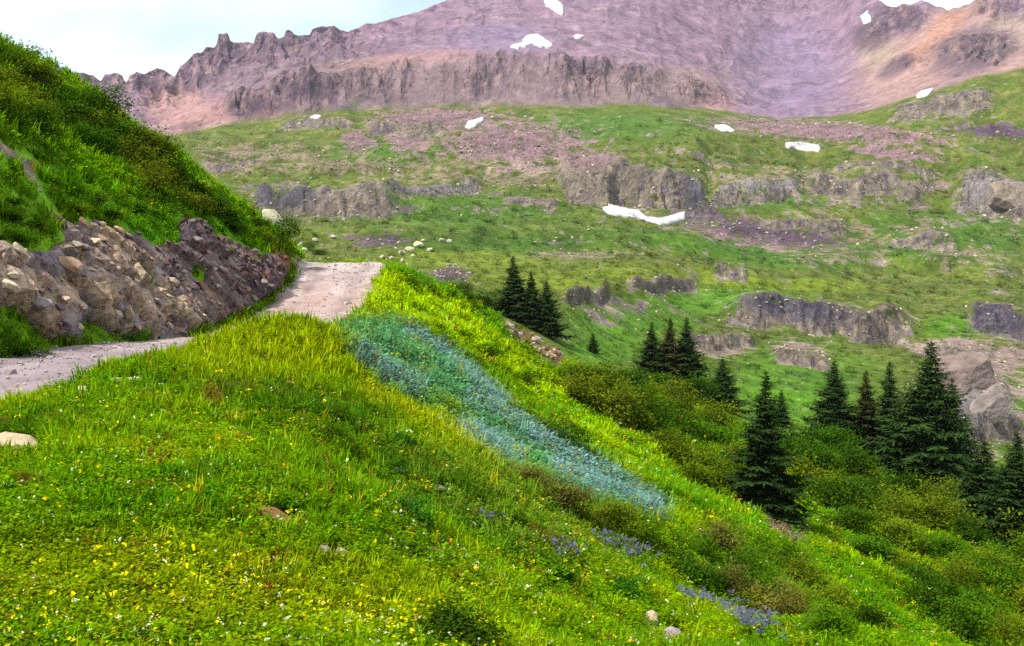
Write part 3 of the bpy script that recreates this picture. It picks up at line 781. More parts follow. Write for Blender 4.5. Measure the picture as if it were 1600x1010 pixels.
def gridfaces(nr, nc):
    i = np.arange(nr - 1)[:, None] * nc + np.arange(nc - 1)[None]
    return np.stack([i, i + 1, i + nc + 1, i + nc], -1).reshape(-1, 4)
def terrain_part(name, a, b, mat, bare=False, smooth=True):
    V = np.stack([GX[a:b], GY[a:b], GZ[a:b]], -1).reshape(-1, 3)
    me = npmesh(name, V, gridfaces(b - a, NC), GC[a:b], GBARE[a:b] if bare else ROCK[a:b], col2=GB[a:b] if bare else None, smooth=smooth)
    return link(name, me, mat=mat, kind='structure')
terrain_part('meadow_hillside', 0, r_mid, 'meadow_soil')
terrain_part('valley_slopes', r_mid - 1, r_far, 'valley_ground', True)
terrain_part('mountain', r_far - 1, NR, 'mountain_rock', smooth=False)

# ------------------------------------------------------------------ dirt road
ry = np.concatenate([np.arange(3, 20, 0.22), np.arange(20, 64, 0.3)])
rs = np.linspace(-1, 1, 25)
YY, SS = np.meshgrid(ry, rs, indexing='ij')
dcx = np.gradient(road_c(ry), ry)[:, None]
edge = RW + 0.10 + 0.55 * sstep(46, 54, YY) + 0.28 * fbm(YY / 1.6, np.sign(SS) * 5.0, 171, 3) * (np.abs(SS) > 0.9) + 0.12 * fbm(YY / 5, np.sign(SS) * 3.0, 173, 2)
X = road_c(YY) + SS * edge / np.sqrt(1 + dcx ** 2) * np.sqrt(1 + dcx ** 2)
rzn = fbm(X / 0.8, YY / 0.8, 175, 3)
Z = ground(X, YY) + 0.035 + 0.02 * rzn * (np.abs(SS) < 0.95) - 0.05 * (np.abs(SS) > 0.98)
rcol = np.zeros(Z.shape + (3,)) + alb(204, 178, 174)
n = fbm(X / 1.1, YY / 3.0, 177, 4)
rcol = mixc(rcol, alb(176, 150, 150), sstep(0.0, 0.5, n))
rcol = mixc(rcol, alb(220, 204, 198), sstep(0.1, 0.5, -n))
rcol = mixc(rcol, alb(150, 126, 120), sstep(0.2, 0.5, fbm(X / 2.2, YY / 0.9, 179, 4)) * 0.6)
rcol = rcol * 0.9
rcol = mixc(rcol, alb(196, 160, 140), sstep(48, 40, YY) * sstep(34, 40, YY) * 0.5)
rcol = mixc(rcol, alb(150, 136, 146), sstep(30, 18, YY) * 0.6)
rcol = mixc(rcol, alb(214, 198, 188), sstep(49, 54, YY) * 0.5)
rcol = mixc(rcol, alb(120, 104, 92), sstep(0.86, 1.0, np.abs(SS) + 0.12 * n) * 0.6)
rcol = mixc(rcol, alb(140, 122, 116), np.exp(-((np.abs(SS) - 0.48 - 0.06 * n) / 0.13) ** 2) * np.clip(0.45 + 0.6 * n, 0, 0.8))
link('dirt_road', npmesh('dirt_road', np.stack([X, YY, Z], -1).reshape(-1, 3), gridfaces(len(ry), len(rs)), rcol), mat='road_gravel', kind='structure')

# ------------------------------------------------------------------ rock face of the road cut
ROCKPOLY = [(-260, 110), (-60, 175), (0, 218), (30, 238), (60, 256), (56, 276), (74, 316), (104, 356), (140, 352), (172, 368), (210, 366), (242, 386), (286, 386), (272, 346), (300, 350), (345, 372), (400, 398), (440, 402), (448, 424), (430, 452), (392, 482), (330, 512), (285, 528), (240, 530), (200, 528), (160, 528), (120, 538), (72, 535), (30, 490), (0, 478), (-260, 560)]
GREENIN = [[(0, 244), (26, 262), (56, 300), (84, 340), (104, 378), (60, 396), (-260, 350), (-260, 150)], [(190, 410), (215, 418), (262, 466), (252, 478), (218, 452)], [(120, 505), (160, 508), (176, 526), (120, 530)], [(300, 420), (322, 424), (318, 440), (300, 436)]]
def rock_mask(px, py, n):
    d = pdist(px, py, ROCKPOLY) + 7 * n
    m = sstep(6, -6, d)
    for g in GREENIN:
        m = m * (1 - sstep(6, -6, pdist(px, py, g) + 7 * n))
    return m
by = np.arange(9.0, 56.0, 0.11)
bt = np.linspace(0, 1, 150)
YY, TT = np.meshgrid(by, bt, indexing='ij')
X0 = road_c(YY) - RW - 0.05 - 8.0 * TT
bz = ground(X0, YY)
e = 0.08
nx = -(ground(X0 + e, YY) - ground(X0 - e, YY)) / (2 * e); ny = -(ground(X0, YY + e) - ground(X0, YY - e)) / (2 * e)
nl = np.sqrt(nx ** 2 + ny ** 2 + 1)
nx, ny, nzv = nx / nl, ny / nl, 1 / nl
bkx, bky = proj(X0, YY, bz)
bn = fbm(YY / 1.3, bz / 1.3, 181, 4)
bmask = rock_mask(bkx, bky, bn)
# beds of rock dip towards the far end of the cut
q = bz * 0.80 + YY * 0.34 + 0.25 * bn
along = YY * 0.85 - bz * 0.35
tan_side = sstep(31, 26, YY + 1.2 * bz)
wpx_, wpy_ = fbm(YY / 2.5, bz / 2.0, 187, 3), fbm(YY / 2.5 + 5, bz / 2.0, 188, 3)
big = fbm(YY / 5.0, bz / 3.0, 189, 3)
wA = worley(along / 1.7 + 0.9 * wpx_, q / 0.75 + 0.9 * wpy_, 191)
wB = worley(along / 0.55 + 1.5 * wpx_, q / 0.34 + 1.5 * wpy_, 193)
disp = 0.30 + 0.35 * big + 0.30 * (wA[2] - 0.4) * (0.5 + np.clip(big + 0.5, 0, 1)) + 0.11 * (wB[2] - 0.5) + 0.25 * wA[4] * 0.6 + 0.12 * bn
disp = disp - 0.22 * sstep(0.10, 0.0, wA[1] - wA[0]) - 0.09 * sstep(0.14, 0.0, wB[1] - wB[0])
disp = disp * lerp(1.0, 0.22, sstep(350, 300, bky) * sstep(130, 90, bkx))
off = lerp(-0.35, np.maximum(disp, 0.05), bmask)
BX, BYY, BZ = X0 + nx * off * 1.0, YY + ny * off, bz + nzv * off * 0.8
bc = np.zeros(BX.shape + (3,)) + alb(128, 106, 104)
bc = mixc(bc, alb(98, 82, 88), sstep(0.45, 0.8, wA[2]))
bc = mixc(bc, alb(150, 128, 122), sstep(0.4, 0.1, wA[2]) * 0.8)
bc = mixc(bc, alb(120, 80, 62), sstep(0.6, 0.85, wB[2]) * sstep(30, 42, YY) * 0.8)
bc = mixc(bc, alb(190, 166, 140), tan_side * sstep(0.35, 0.6, wA[2] + 0.3 * (wB[2] - 0.5)) * 0.95)
bc = mixc(bc, alb(158, 142, 148), tan_side * sstep(0.35, 0.2, wA[2]))
bc = mixc(bc, alb(186, 146, 110), tan_side * sstep(0.66, 0.9, wB[2]) * 0.7)
bc = mixc(bc, alb(82, 92, 36), sstep(0.25, 0.6, bn) * 0.4)
bc = mixc(bc, alb(178, 120, 80), ell(bkx, bky, bn, 455, 405, 30, 18) * 0.8)
bc = mixc(bc, alb(150, 118, 96), sstep(0.05, 0.4, -big) * 0.6)
bc = mixc(bc, alb(214, 184, 160), tan_side * sstep(0.1, 0.5, big + 0.4 * bn) * 0.6)
bc = bc * 1.08
keep = (bmask > 0.02)
fq = gridfaces(len(by), len(bt))
kf = keep.ravel()[fq].any(1)
used = np.unique(fq[kf]); remap = -np.ones(keep.size, int); remap[used] = np.arange(len(used))
bank = link('rock_bank', npmesh('rock_bank', np.stack([BX, BYY, BZ], -1).reshape(-1, 3)[used], remap[fq[kf]], bc.reshape(-1, 3)[used], smooth=False), mat='bank_rock', kind='structure')
BANKV = np.stack([BX, BYY, BZ], -1)
BANKN = np.stack([nx, ny, nzv], -1)

PALE, GREYR, PINK, TANR = alb(228, 216, 176), alb(166, 156, 148), alb(186, 160, 156), alb(206, 182, 146)
def B(*a, **k): return a, k
BOULD = [
 B(424, 352, 40, 30, PALE, 'large pale boulder on the nose of the left slope above the bend', roll=0.5),
 B(128, 617, 32, 17, PALE, 'pale rounded rock lying in the grass just below the road'),
 B(182, 600, 26, 12, TANR, 'left of two flat pale rocks by the lower road edge', v=3),
 B(212, 597, 26, 11, PALE, 'right of two flat pale rocks by the lower road edge', v=6),
 B(25, 700, 100, 26, TANR, 'long pale slab sticking in from the left edge of the meadow', v=3, roll=0.18, rz=0.1),
 B(430, 814, 66, 24, alb(164, 118, 70), 'long rusty brown rock on the meadow left of centre', v=6, roll=0.5, rz=0.1),
 B(505, 868, 34, 20, PINK * 0.8, 'left of two pinkish grey stones low in the meadow'),
 B(531, 872, 30, 22, PINK, 'right of two pinkish grey stones low in the meadow'),
 B(346, 720, 22, 12, TANR, 'small tan stone in the meadow below the knoll'),
 B(262, 738, 26, 14, GREYR, 'small grey stone in the meadow left of the tan one'),
 B(842, 938, 34, 16, alb(190, 204, 160), 'pale greenish stone near the bottom centre of the meadow'),
 B(1018, 975, 30, 26, TANR, 'upper tan stone of the pair near the bottom edge', roll=0.6),
 B(1054, 1002, 40, 30, PINK, 'lower grey stone of the pair near the bottom edge', roll=0.5),
 B(676, 865, 30, 14, alb(150, 120, 76), 'small brown stone in the grass at the centre bottom'),
 B(305, 745, 20, 10, GREYR * 0.7, 'tiny dark stone right of the small grey stone'),
 B(685, 770, 30, 16, GREYR * 0.8, 'grey stone beside the dark leafy bush'),
 B(620, 742, 40, 14, GREYR * 0.7, 'dark flat stone above the dark leafy bush'),
]

# ------------------------------------------------------------------ scattering many small pieces (grass, flowers, pebbles)
def scatter(name, P, rot, scl, idx, tint, protos, mat, **props):
    P = np.asarray(P, np.float32); n = len(P)
    me = bpy.data.meshes.new(name)
    me.vertices.add(n); me.vertices.foreach_set('co', P.ravel())
    def attr(nm, typ, key, v):
        a = me.attributes.new(nm, typ, 'POINT'); a.data.foreach_set(key, np.asarray(v).ravel())
    attr('rot', 'FLOAT_VECTOR', 'vector', np.asarray(rot, np.float32))
    attr('scl', 'FLOAT_VECTOR', 'vector', np.asarray(scl, np.float32))
    attr('idx', 'INT', 'value', np.asarray(idx, np.int32))
    attr('tint', 'FLOAT_COLOR', 'color', np.concatenate([np.clip(tint, 0.002, 0.95), np.ones((n, 1))], 1).astype(np.float32))
    o = link(name, me, **props)
    c = bpy.data.collections.new(name + '_pieces')
    for k, pm in enumerate(protos):
        if len(pm.materials) == 0: pm.materials.append(MATS[mat])
        po = bpy.data.objects.new('%s_%02d' % (name, k), pm)
        c.objects.link(po)
    ng = bpy.data.node_groups.new(name, 'GeometryNodeTree')
    ng.interface.new_socket('Geometry', in_out='INPUT', socket_type='NodeSocketGeometry')
    ng.interface.new_socket('Geometry', in_out='OUTPUT', socket_type='NodeSocketGeometry')
    gi, go = ng.nodes.new('NodeGroupInput'), ng.nodes.new('NodeGroupOutput')
    ip = ng.nodes.new('GeometryNodeInstanceOnPoints')
    ci = ng.nodes.new('GeometryNodeCollectionInfo')
    ci.inputs['Collection'].default_value = c
    ci.inputs['Separate Children'].default_value = True
    ci.inputs['Reset Children'].default_value = True
    def na(nm, typ):
        q = ng.nodes.new('GeometryNodeInputNamedAttribute'); q.data_type = typ; q.inputs['Name'].default_value = nm
        return q.outputs['Attribute']
    ip.inputs['Pick Instance'].default_value = True
    lk = ng.links.new
    lk(gi.outputs[0], ip.inputs['Points']); lk(ci.outputs[0], ip.inputs['Instance'])
    lk(na('idx', 'INT'), ip.inputs['Instance Index'])
    e2 = ng.nodes.new('FunctionNodeEulerToRotation'); lk(na('rot', 'FLOAT_VECTOR'), e2.inputs[0]); lk(e2.outputs[0], ip.inputs['Rotation'])
    lk(na('scl', 'FLOAT_VECTOR'), ip.inputs['Scale'])
    lk(ip.outputs[0], go.inputs[0])
    md = o.modifiers.new('scatter', 'NODES'); md.node_group = ng
    return o
def rnd(a, b, n=None): return rng.uniform(a, b, n)
def tri_mesh(name, tris, shade):
    """tris (n,3,3): loose triangles; shade one value per triangle"""
    V = np.asarray(tris).reshape(-1, 3)
    return npmesh(name, V, np.arange(len(V)).reshape(-1, 3), smooth=False, shade=np.repeat(shade, 3))
def quad_mesh(name, quads, shade):
    V = np.asarray(quads).reshape(-1, 3)
    return npmesh(name, V, np.arange(len(V)).reshape(-1, 4), smooth=False, shade=np.repeat(shade, 4))
def grass_tuft(k):
    T, S = [], []
    for i in range(20):
        a = rnd(0, 6.28); r = 0.34 * math.sqrt(rnd(0, 1)); b = np.array([r * math.cos(a), r * math.sin(a), -0.05])
        h = rnd(0.45, 1.0); ld = a + rnd(-0.9, 0.9); ln = rnd(0.1, 0.55) * h
        d = np.array([math.cos(ld), math.sin(ld), 0]); sd = np.array([-d[1], d[0], 0]) * rnd(0.025, 0.05)
        m = b + d * ln * 0.3 + np.array([0, 0, h * 0.6]); t = b + d * ln + np.array([0, 0, h])
        s = rnd(0, 1)
        T += [[b - sd, b + sd, m + sd * 0.8], [b - sd, m + sd * 0.8, m - sd * 0.8], [m - sd * 0.8, m + sd * 0.8, t]]; S += [s] * 3
    return tri_mesh('grass_tuft', T, S)
def herb(k):
    T, S = [], []
    for i in range(40):
        a = rnd(0, 6.28); r = 0.42 * math.sqrt(rnd(0, 1)); z = rnd(0.05, 0.9) * (1 - 0.5 * r)
        c = np.array([r * math.cos(a), r * math.sin(a), z])
        la = rnd(0, 6.28); L_ = rnd(0.09, 0.19); d = np.array([math.cos(la), math.sin(la), rnd(-0.3, 1.1)]) * L_
        sd = np.array([-math.sin(la), math.cos(la), rnd(-0.3, 0.3)]) * L_ * 0.36
        s = rnd(0, 1)
        T += [[c, c + d * 0.5 + sd, c + d], [c, c + d, c + d * 0.5 - sd]]; S += [s, s]
    for i in range(6):
        a = rnd(0, 6.28); b = np.array([0.1 * math.cos(a), 0.1 * math.sin(a), -0.05]); t = np.array([0.3 * math.cos(a), 0.3 * math.sin(a), rnd(0.6, 1.0)])
        w = np.array([0.012, 0.012, 0])
        T += [[b - w, b + w, t]]; S += [0.4]
    return tri_mesh('herb', T, S)
def blossom(k):
    T, S = [], []
    for i in range(3 + k):
        a = rnd(0, 6.28); r = rnd(0.0, 1.6)
        c = np.array([r * math.cos(a), r * math.sin(a), rnd(-0.8, 0.6)])
        tl = np.array([rnd(-0.7, 0.7), rnd(-1.0, 0.4), 1.0]); tl /= np.linalg.norm(tl)
        e1 = np.cross(tl, [1, 0, 0]); e1 /= np.linalg.norm(e1); e2 = np.cross(tl, e1)
        rr_ = rnd(0.35, 0.6); s = rnd(0, 1)
        for j in range(5):
            t0, t1 = j * 1.2566, j * 1.2566 + 1.05
            T.append([c - tl * 0.1, c + rr_ * (e1 * math.cos(t0) + e2 * math.sin(t0)), c + rr_ * (e1 * math.cos(t1) + e2 * math.sin(t1))]); S.append(s)
    return tri_mesh('blossom', T, S)
def stone_mesh(seed, flat=0.7, npt=22):
    rs_ = np.random.default_rng(seed)
    v = rs_.normal(size=(npt, 3)); v /= np.linalg.norm(v, axis=1)[:, None]
    v *= rs_.uniform(0.75, 1.05, (npt, 1)) * np.array([0.5, 0.38, 0.5 * flat])
    bm = bmesh.new()
    for p in v: bm.verts.new(p)
    g = bmesh.ops.convex_hull(bm, input=bm.verts)
    bmesh.ops.delete(bm, geom=[x for x in bm.verts if not x.link_faces], context='VERTS')
    bmesh.ops.bevel(bm, geom=list(bm.edges), offset=0.03, segments=1, affect='EDGES') if False else None
    me = bpy.data.meshes.new('stone'); bm.to_mesh(me); bm.free()
    return me
STONES = [stone_mesh(100 + k, f) for k, f in enumerate((0.7, 0.55, 0.8, 0.45, 0.65, 0.9, 0.5, 0.7))]
PEBBLES = [stone_mesh(200 + k, 0.6, 10) for k in range(4)]
for m_ in STONES: m_.materials.append(MATS['stone'])

# visibility of terrain points along each column (a margin keeps what a step to the side would show)
EL = GZ / GY
RUN = np.maximum.accumulate(EL, 0)
def near_points(n, y0, y1, u0=-0.62, u1=0.62):
    u = rnd(u0, u1, n); y = np.exp(rnd(math.log(y0), math.log(y1), n)); x = u * y
    z = ground(x, y)
    px, py = proj(x, y, z)
    j = np.clip(np.searchsorted(UC, u), 0, NC - 1)
    i = np.clip(((np.log(y) - math.log(Y0)) / (math.log(Y1) - math.log(Y0)) * (NEAR_ROWS - 1)).astype(int) - 1, 0, NEAR_ROWS - 1)
    ok = (z + 0.5 + 0.02 * y) / y > RUN[i, j]
    s = x - road_c(y)
    onroad = (np.abs(s) < RW + 0.05 + 0.4 * sstep(46, 54, y) + 0.3 * fbm(y / 1.5, s * 0 + np.sign(s) * 3, 201, 2)) & (y < 63)
    bnk = s < 0
    ib = bnk & (y < 57); rm = np.zeros(n)
    rm[ib] = rock_mask(px[ib], py[ib], fbm(y[ib] / 1.3, z[ib] / 1.3, 181, 4))
    for pts, w in BAREN: ok &= (pdist(px, py, pts, False) > w) | (rnd(0, 1, n) < 0.12)
    for a_, _k in BOULD:
        if a_[1] < 560: continue
        ok &= np.hypot((px - a_[0]) / (a_[2] * 0.5), (py - a_[1] - 2) / (a_[3] * 0.5 + 5)) > 1
    ok &= ~onroad & ((rm < 0.15 + 0.1 * rnd(-1, 1, n)) | (rnd(0, 1, n) < 0.05))
    return x[ok], y[ok], z[ok], px[ok], py[ok]
TUFTS = [grass_tuft(0), grass_tuft(1), grass_tuft(2), herb(0), herb(1), herb(2)]
def meadow_cover(name, n, y0, y1, size, herbp, **props):
    x, y, z, px, py = near_points(n, y0, y1)
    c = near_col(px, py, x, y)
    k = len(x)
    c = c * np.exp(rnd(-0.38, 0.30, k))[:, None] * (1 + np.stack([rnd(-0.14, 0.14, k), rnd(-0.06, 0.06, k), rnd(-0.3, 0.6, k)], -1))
    straw = rnd(0, 1, k)
    c[straw < 0.045] = STRAW * 1.1
    c[straw > 0.985] = RUST
    c[(straw > 0.93) & (straw < 0.96)] *= 0.55
    intl = sstep(8, -8, pdist(px, py, TEAL))
    sc = size(y) * np.exp(rnd(-0.4, 0.4, k)) * (1 + 0.25 * intl)
    isherb = rnd(0, 1, k) < np.clip(herbp(px, py) + 0.5 * intl + 0.5 * fbm(x / 2, y / 2, 211, 2), 0.05, 0.98)
    idx = np.where(isherb, rng.integers(3, 6, k), rng.integers(0, 3, k))
    hgt = np.where(isherb, 0.85, 1.1)
    rot = np.stack([rnd(-0.2, 0.2, k), rnd(-0.2, 0.2, k) + 0.1, rnd(0, 6.28, k)], -1)
    return scatter(name, np.stack([x, y, z], -1), rot, np.stack([sc * 1.2, sc * 1.2, sc * hgt * (1 - 0.45 * sstep(14, 50, y) * (1 - intl))], -1), idx, c, TUFTS, 'grass_blades', **props)
meadow_cover('meadow_grass', 135000, 2.0, 112, lambda y: 0.05 + 0.0108 * y, lambda px, py: 0.74 + 0.2 * sstep(700, 900, py) - 0.4 * ell(px, py, 0 * px, 440, 560, 200, 60),
             kind='stuff', label='green and yellow alpine grass and herbs covering the hillside', category='grass')

# flowers of the meadow
def flowers(name, n, dens, col, size, lift, label, y0=2.5, y1=70, jit=0.15):
    x, y, z, px, py = near_points(n, y0, y1, -0.5, 0.55)
    nn = fbm(x / 1.3, y / 1.3, 221 + n % 13, 3)
    ok = (rnd(0, 1, len(x)) < dens(px, py, nn)) & (x > road_c(y))
    x, y, z = x[ok], y[ok], z[ok]; k = len(x)
    sc = size(y) * np.exp(rnd(-0.4, 0.4, k))
    c = np.zeros((k, 3)) + col
    c = c * np.exp(rnd(-jit, jit, k))[:, None]
    z = z + lift(y) * rnd(0.7, 1.15, k)
    scatter(name, np.stack([x, y, z], -1), np.stack([rnd(-.3, .3, k), rnd(-.3, .3, k), rnd(0, 6.28, k)], -1), np.repeat(sc[:, None], 3, 1), rng.integers(0, 3, k), c, BLOSS, 'flower_heads', kind='stuff', label=label, category='flowers')
BLOSS = [blossom(0), blossom(1), blossom(2)]
LFT = lambda y: 0.06 + 0.0095 * y
flowers('yellow_flowers', 48000, lambda px, py, n: sstep(600, 960, py) * sstep(1150, 800, px) * sstep(-0.1, 0.55, n) * 0.36 + 0.03, alb(232, 214, 16, 1.3), lambda y: 0.005 + 0.0014 * y, LFT, 'small yellow wildflowers dotted through the meadow grass')
flowers('white_flowers', 40000, lambda px, py, n: sstep(640, 900, py) * sstep(1300, 800, px) * sstep(-0.1, 0.6, -n) * 0.4 + 0.03, alb(226, 232, 180, 1.2), lambda y: 0.004 + 0.0011 * y, LFT, 'tiny pale white wildflowers dotted through the meadow grass')
flowers('orange_flowers', 15000, lambda px, py, n: sstep(620, 900, py) * sstep(1100, 800, px) * sstep(0.2, 0.6, n) * 0.5 + 0.01, alb(224, 150, 20, 1.2), lambda y: 0.007 + 0.0014 * y, LFT, 'small orange wildflowers among the yellow ones')
def blue_d(px, py, n):
    d = np.zeros(px.shape)
    for pts, w in BLUE: d = np.maximum(d, sstep(w * 1.3, w * 0.2, pdist(px, py, pts, False)))
    return d * np.clip(0.16 + 0.6 * n, 0.01, 1)
flowers('blue_flowers', 60000, blue_d, alb(136, 164, 154), lambda y: 0.012 + 0.0014 * y, lambda y: 0.1 + 0.013 * y, 'pale blue flower heads in streaks down the blue-green plant patch', 18, 75)
def violet_d(px, py, n):
    return np.clip(ell(px, py, n, 1170, 985, 50, 20, 35) + ell(px, py, n, 975, 875, 45, 14, 20) + ell(px, py, n, 1090, 955, 26, 10, 20) + ell(px, py, n, 885, 880, 24, 9) + ell(px, py, n, 765, 830, 16, 8), 0, 1) * 0.7
flowers('violet_flowers', 60000, violet_d, alb(112, 112, 140), lambda y: 0.008 + 0.0021 * y, lambda y: 0.08 + 0.011 * y, 'muted violet flower heads in small patches on the lower slope', 5, 40)

# pebbles on the road
k = 2600
y = np.exp(rnd(math.log(9), math.log(58), k)); ss_ = np.clip(rnd(-1, 1, k) + 0.25 * np.sign(rnd(-1, 1, k)), -1.15, 1.15)
x = road_c(y) + ss_ * RW
pt = np.zeros((k, 3)) + alb(178, 164, 160)
pt = pt * np.exp(rnd(-0.35, 0.3, k))[:, None]
sc = np.exp(rng.normal(-3.5, 0.5, k)) * (1 + y / 40) * np.where(rnd(0, 1, k) > 0.95, 2.0, 1)
def tint_stone():
    m, t = newmat('tinted_stone')
    o = N(t, 'OutputMaterial'); b = N(t, 'BsdfPrincipled'); b.inputs['Roughness'].default_value = 0.9
    a = N(t, 'Attribute', attribute_name='tint', attribute_type='INSTANCER')
    nz = N(t, 'TexNoise'); nz.inputs['Scale'].default_value = 6; mr = N(t, 'MapRange'); mr.inputs['To Min'].default_value = 0.6; mr.inputs['To Max'].default_value = 1.35
    tc = N(t, 'TexCoord'); t.links.new(tc.outputs['Object'], nz.inputs['Vector']); t.links.new(nz.outputs['Fac'], mr.inputs['Value'])
    mm = N(t, 'Mix', data_type='RGBA', blend_type='MULTIPLY'); mm.inputs['Factor'].default_value = 1
    t.links.new(a.outputs['Color'], mm.inputs['A']); t.links.new(mr.outputs['Result'], mm.inputs['B'])
    t.links.new(mm.outputs['Result'], b.inputs['Base Color']); t.links.new(b.outputs['BSDF'], o.inputs['Surface'])
tint_stone()
scatter('road_pebbles', np.stack([x, y, ground(x, y) + 0.045], -1), np.stack([rnd(-.3, .3, k), rnd(-.3, .3, k), rnd(0, 6.28, k)], -1), np.repeat(sc[:, None], 3, 1), rng.integers(0, 4, k), pt, PEBBLES, 'tinted_stone',
        kind='stuff', label='loose grey pebbles strewn over the dirt road', category='pebbles')

# small pale stones and dwarf shrubs strewn over the valley slopes
def valley_points(n, keep):
    P = []
    ii = rng.integers(r_mid + 2, r_far - 2, n * 9); jj = rng.integers(46, NC - 46, n * 9)
    vis = EL[ii, jj] >= RUN[ii - 1, jj] - 1e-5
    ii, jj = ii[vis], jj[vis]
    w = keep(GPX[ii, jj], GPY[ii, jj], GN[ii, jj], GBARE[ii, jj])
    s_ = rnd(0, 1, len(ii)) < w
    return ii[s_][:n], jj[s_][:n]
ii, jj = valley_points(2600, lambda px, py, n, rk: np.clip(sstep(0.1, 0.5, rk) * 0.8 + 0.05 + sstep(0.2, 0.6, n) * 0.3, 0, 1))
k = len(ii); yv = GY[ii, jj]
sc = 0.0026 * yv * np.exp(rnd(-0.7, 0.7, k))
pt = np.zeros((k, 3)) + alb(198, 182, 152); pt = pt * np.exp(rnd(-1.1, 0.25, k))[:, None]
scatter('valley_stones', np.stack([GX[ii, jj], yv, GZ[ii, jj] + 0.1 * sc], -1), np.stack([rnd(-.5, .5, k), rnd(-.5, .5, k), rnd(0, 6.28, k)], -1), np.repeat(sc[:, None], 3, 1), rng.integers(0, 4, k), pt, PEBBLES, 'tinted_stone',
        kind='stuff', label='small pale stones strewn over the green valley slopes', category='stones')
ii, jj = valley_points(6500, lambda px, py, n, rk: (rk < 0.3) * np.clip(0.12 + sstep(0.0, 0.6, -n) * 0.5, 0, 1) * sstep(170, 260, py))
k = len(ii); yv = GY[ii, jj]
sc = 0.0045 * yv * np.exp(rnd(-0.7, 0.6, k))
pt = GC[ii, jj] * rnd(0.45, 0.95, k)[:, None] * np.array([0.9, 1.0, 0.7])
scatter('dwarf_shrubs', np.stack([GX[ii, jj], yv, GZ[ii, jj]], -1), np.stack([0 * yv, 0 * yv, rnd(0, 6.28, k)], -1), np.stack([sc * 1.5, sc * 1.5, sc * 0.7], -1), rng.integers(3, 6, k), pt, TUFTS, 'grass_blades',
        kind='stuff', label='low dark green dwarf shrubs speckling the valley slopes', category='shrubs')

# ------------------------------------------------------------------ things
def empty(name, loc, label, cat, group=None, rz=0.0, sc=(1, 1, 1)):
    o = bpy.data.objects.new(name, None); COL.objects.link(o)
    o.empty_display_size = 0.3
    o.location = loc; o.rotation_euler = (0, 0, rz); o.scale = sc
    o['label'] = label; o['category'] = cat
    if group: o['group'] = group
    return o
def child(name, me, parent, color=None):
    o = bpy.data.objects.new(name, me); COL.objects.link(o); o.parent = parent
    if color is not None: o.color = (*[float(v) for v in color], 1)
    return o

# spruces
def spruce_meshes(seed, width=0.24, n_whorl=34, ragged=0.25):
    rs_ = np.random.default_rng(seed)
    U = rs_.uniform
    Q, S = [], []
    z = 0.05
    lean = U(-0.012, 0.012, 2)
    while z < 0.985:
        rad = width * 2.1 * (1 - z) ** 0.9 * (0.88 + 0.12 * math.sin(z * 40 + seed)) + 0.008
        if z < 0.12: rad *= 0.75 + 2 * z
        nb = int(6 + 7 * (1 - z) + U(0, 2))
        a0 = U(0, 6.28)
        for b in range(nb):
            a = a0 + b * 6.283 / nb + U(-0.3, 0.3)
            Ln = rad * U(1 - ragged * 1.6, 1 + ragged * 0.6)
            if U() < 0.06: Ln *= 0.45
            zz = z + U(-0.012, 0.012)
            d = np.array([math.cos(a), math.sin(a), 0]); sd = np.array([-d[1], d[0], 0])
            rise = 0.45 * (z - 0.35)                               # upper branches point up, lower ones hang
            ns = max(4, int(4 + Ln * 30))
            for q in range(ns):
                t = (q + U(0.1, 0.9)) / ns
                r = Ln * (0.12 + 0.88 * t)
                c = d * r + np.array([lean[0] * z, lean[1] * z, zz + rise * r - 0.28 * Ln * math.sin(t * 2.6) * 0.55])
                wl = (0.34 * Ln + 0.012) * (1.08 - 0.62 * t)
                for sg in (-1, 1):
                    f = d * wl * U(0.25, 0.7) + sd * sg * wl * U(0.55, 1.0) + np.array([0, 0, wl * U(-0.35, 0.10)])
                    w = (d * 0.7 - sd * sg * 0.4) * wl * 0.26 + np.array([0, 0, wl * U(-0.16, 0.05)])
                    Q.append([c - w * 0.5, c + w * 0.5, c + f + w * 0.30, c + f - w * 0.30]); S.append(U())
                f = d * wl * 0.4 + np.array([0, 0, -wl * U(0.25, 0.55)]); w = sd * wl * 0.2
                Q.append([c - w, c + w, c + f + w * 0.4, c + f - w * 0.4]); S.append(U())
        z += (1.0 / n_whorl) * (0.6 + 0.7 * (1 - z)) * U(0.8, 1.2)
    for q in range(8):                                              # leader
        a = U(0, 6.28); c = np.array([lean[0], lean[1], 0.955 + q * 0.005]); f = np.array([math.cos(a) * 0.011, math.sin(a) * 0.011, 0.014]); w = np.array([-math.sin(a), math.cos(a), 0]) * 0.003
        Q.append([c - w, c + w, c + f + w * 0.5, c + f - w * 0.5]); S.append(U())
    crown = quad_mesh('spruce_crown', Q, S); crown.materials.append(MATS['needles'])
    V, Fq = [], []
    lv = 9
    for i in range(lv):
        t = i / (lv - 1); r = 0.018 * (1 - t) ** 0.8 + 0.0015
        if i == 0: r *= 1.35
        for j in range(8):
            V.append((r * math.cos(j * .7854) + lean[0] * t, r * math.sin(j * .7854) + lean[1] * t, -0.03 + t * 1.02))
    for i in range(lv - 1):
        for j in range(8):
            Fq.append((i * 8 + j, i * 8 + (j + 1) % 8, (i + 1) * 8 + (j + 1) % 8, (i + 1) * 8 + j))
    trunk = npmesh('spruce_trunk', V, Fq); trunk.materials.append(MATS['bark'])
    return trunk, crown
SPR = [spruce_meshes(1, 0.25), spruce_meshes(2, 0.20, 38), spruce_meshes(3, 0.28, 30, 0.35), spruce_meshes(4, 0.17, 32, 0.3)]
DG, RG = alb(50, 72, 32), alb(74, 76, 36)
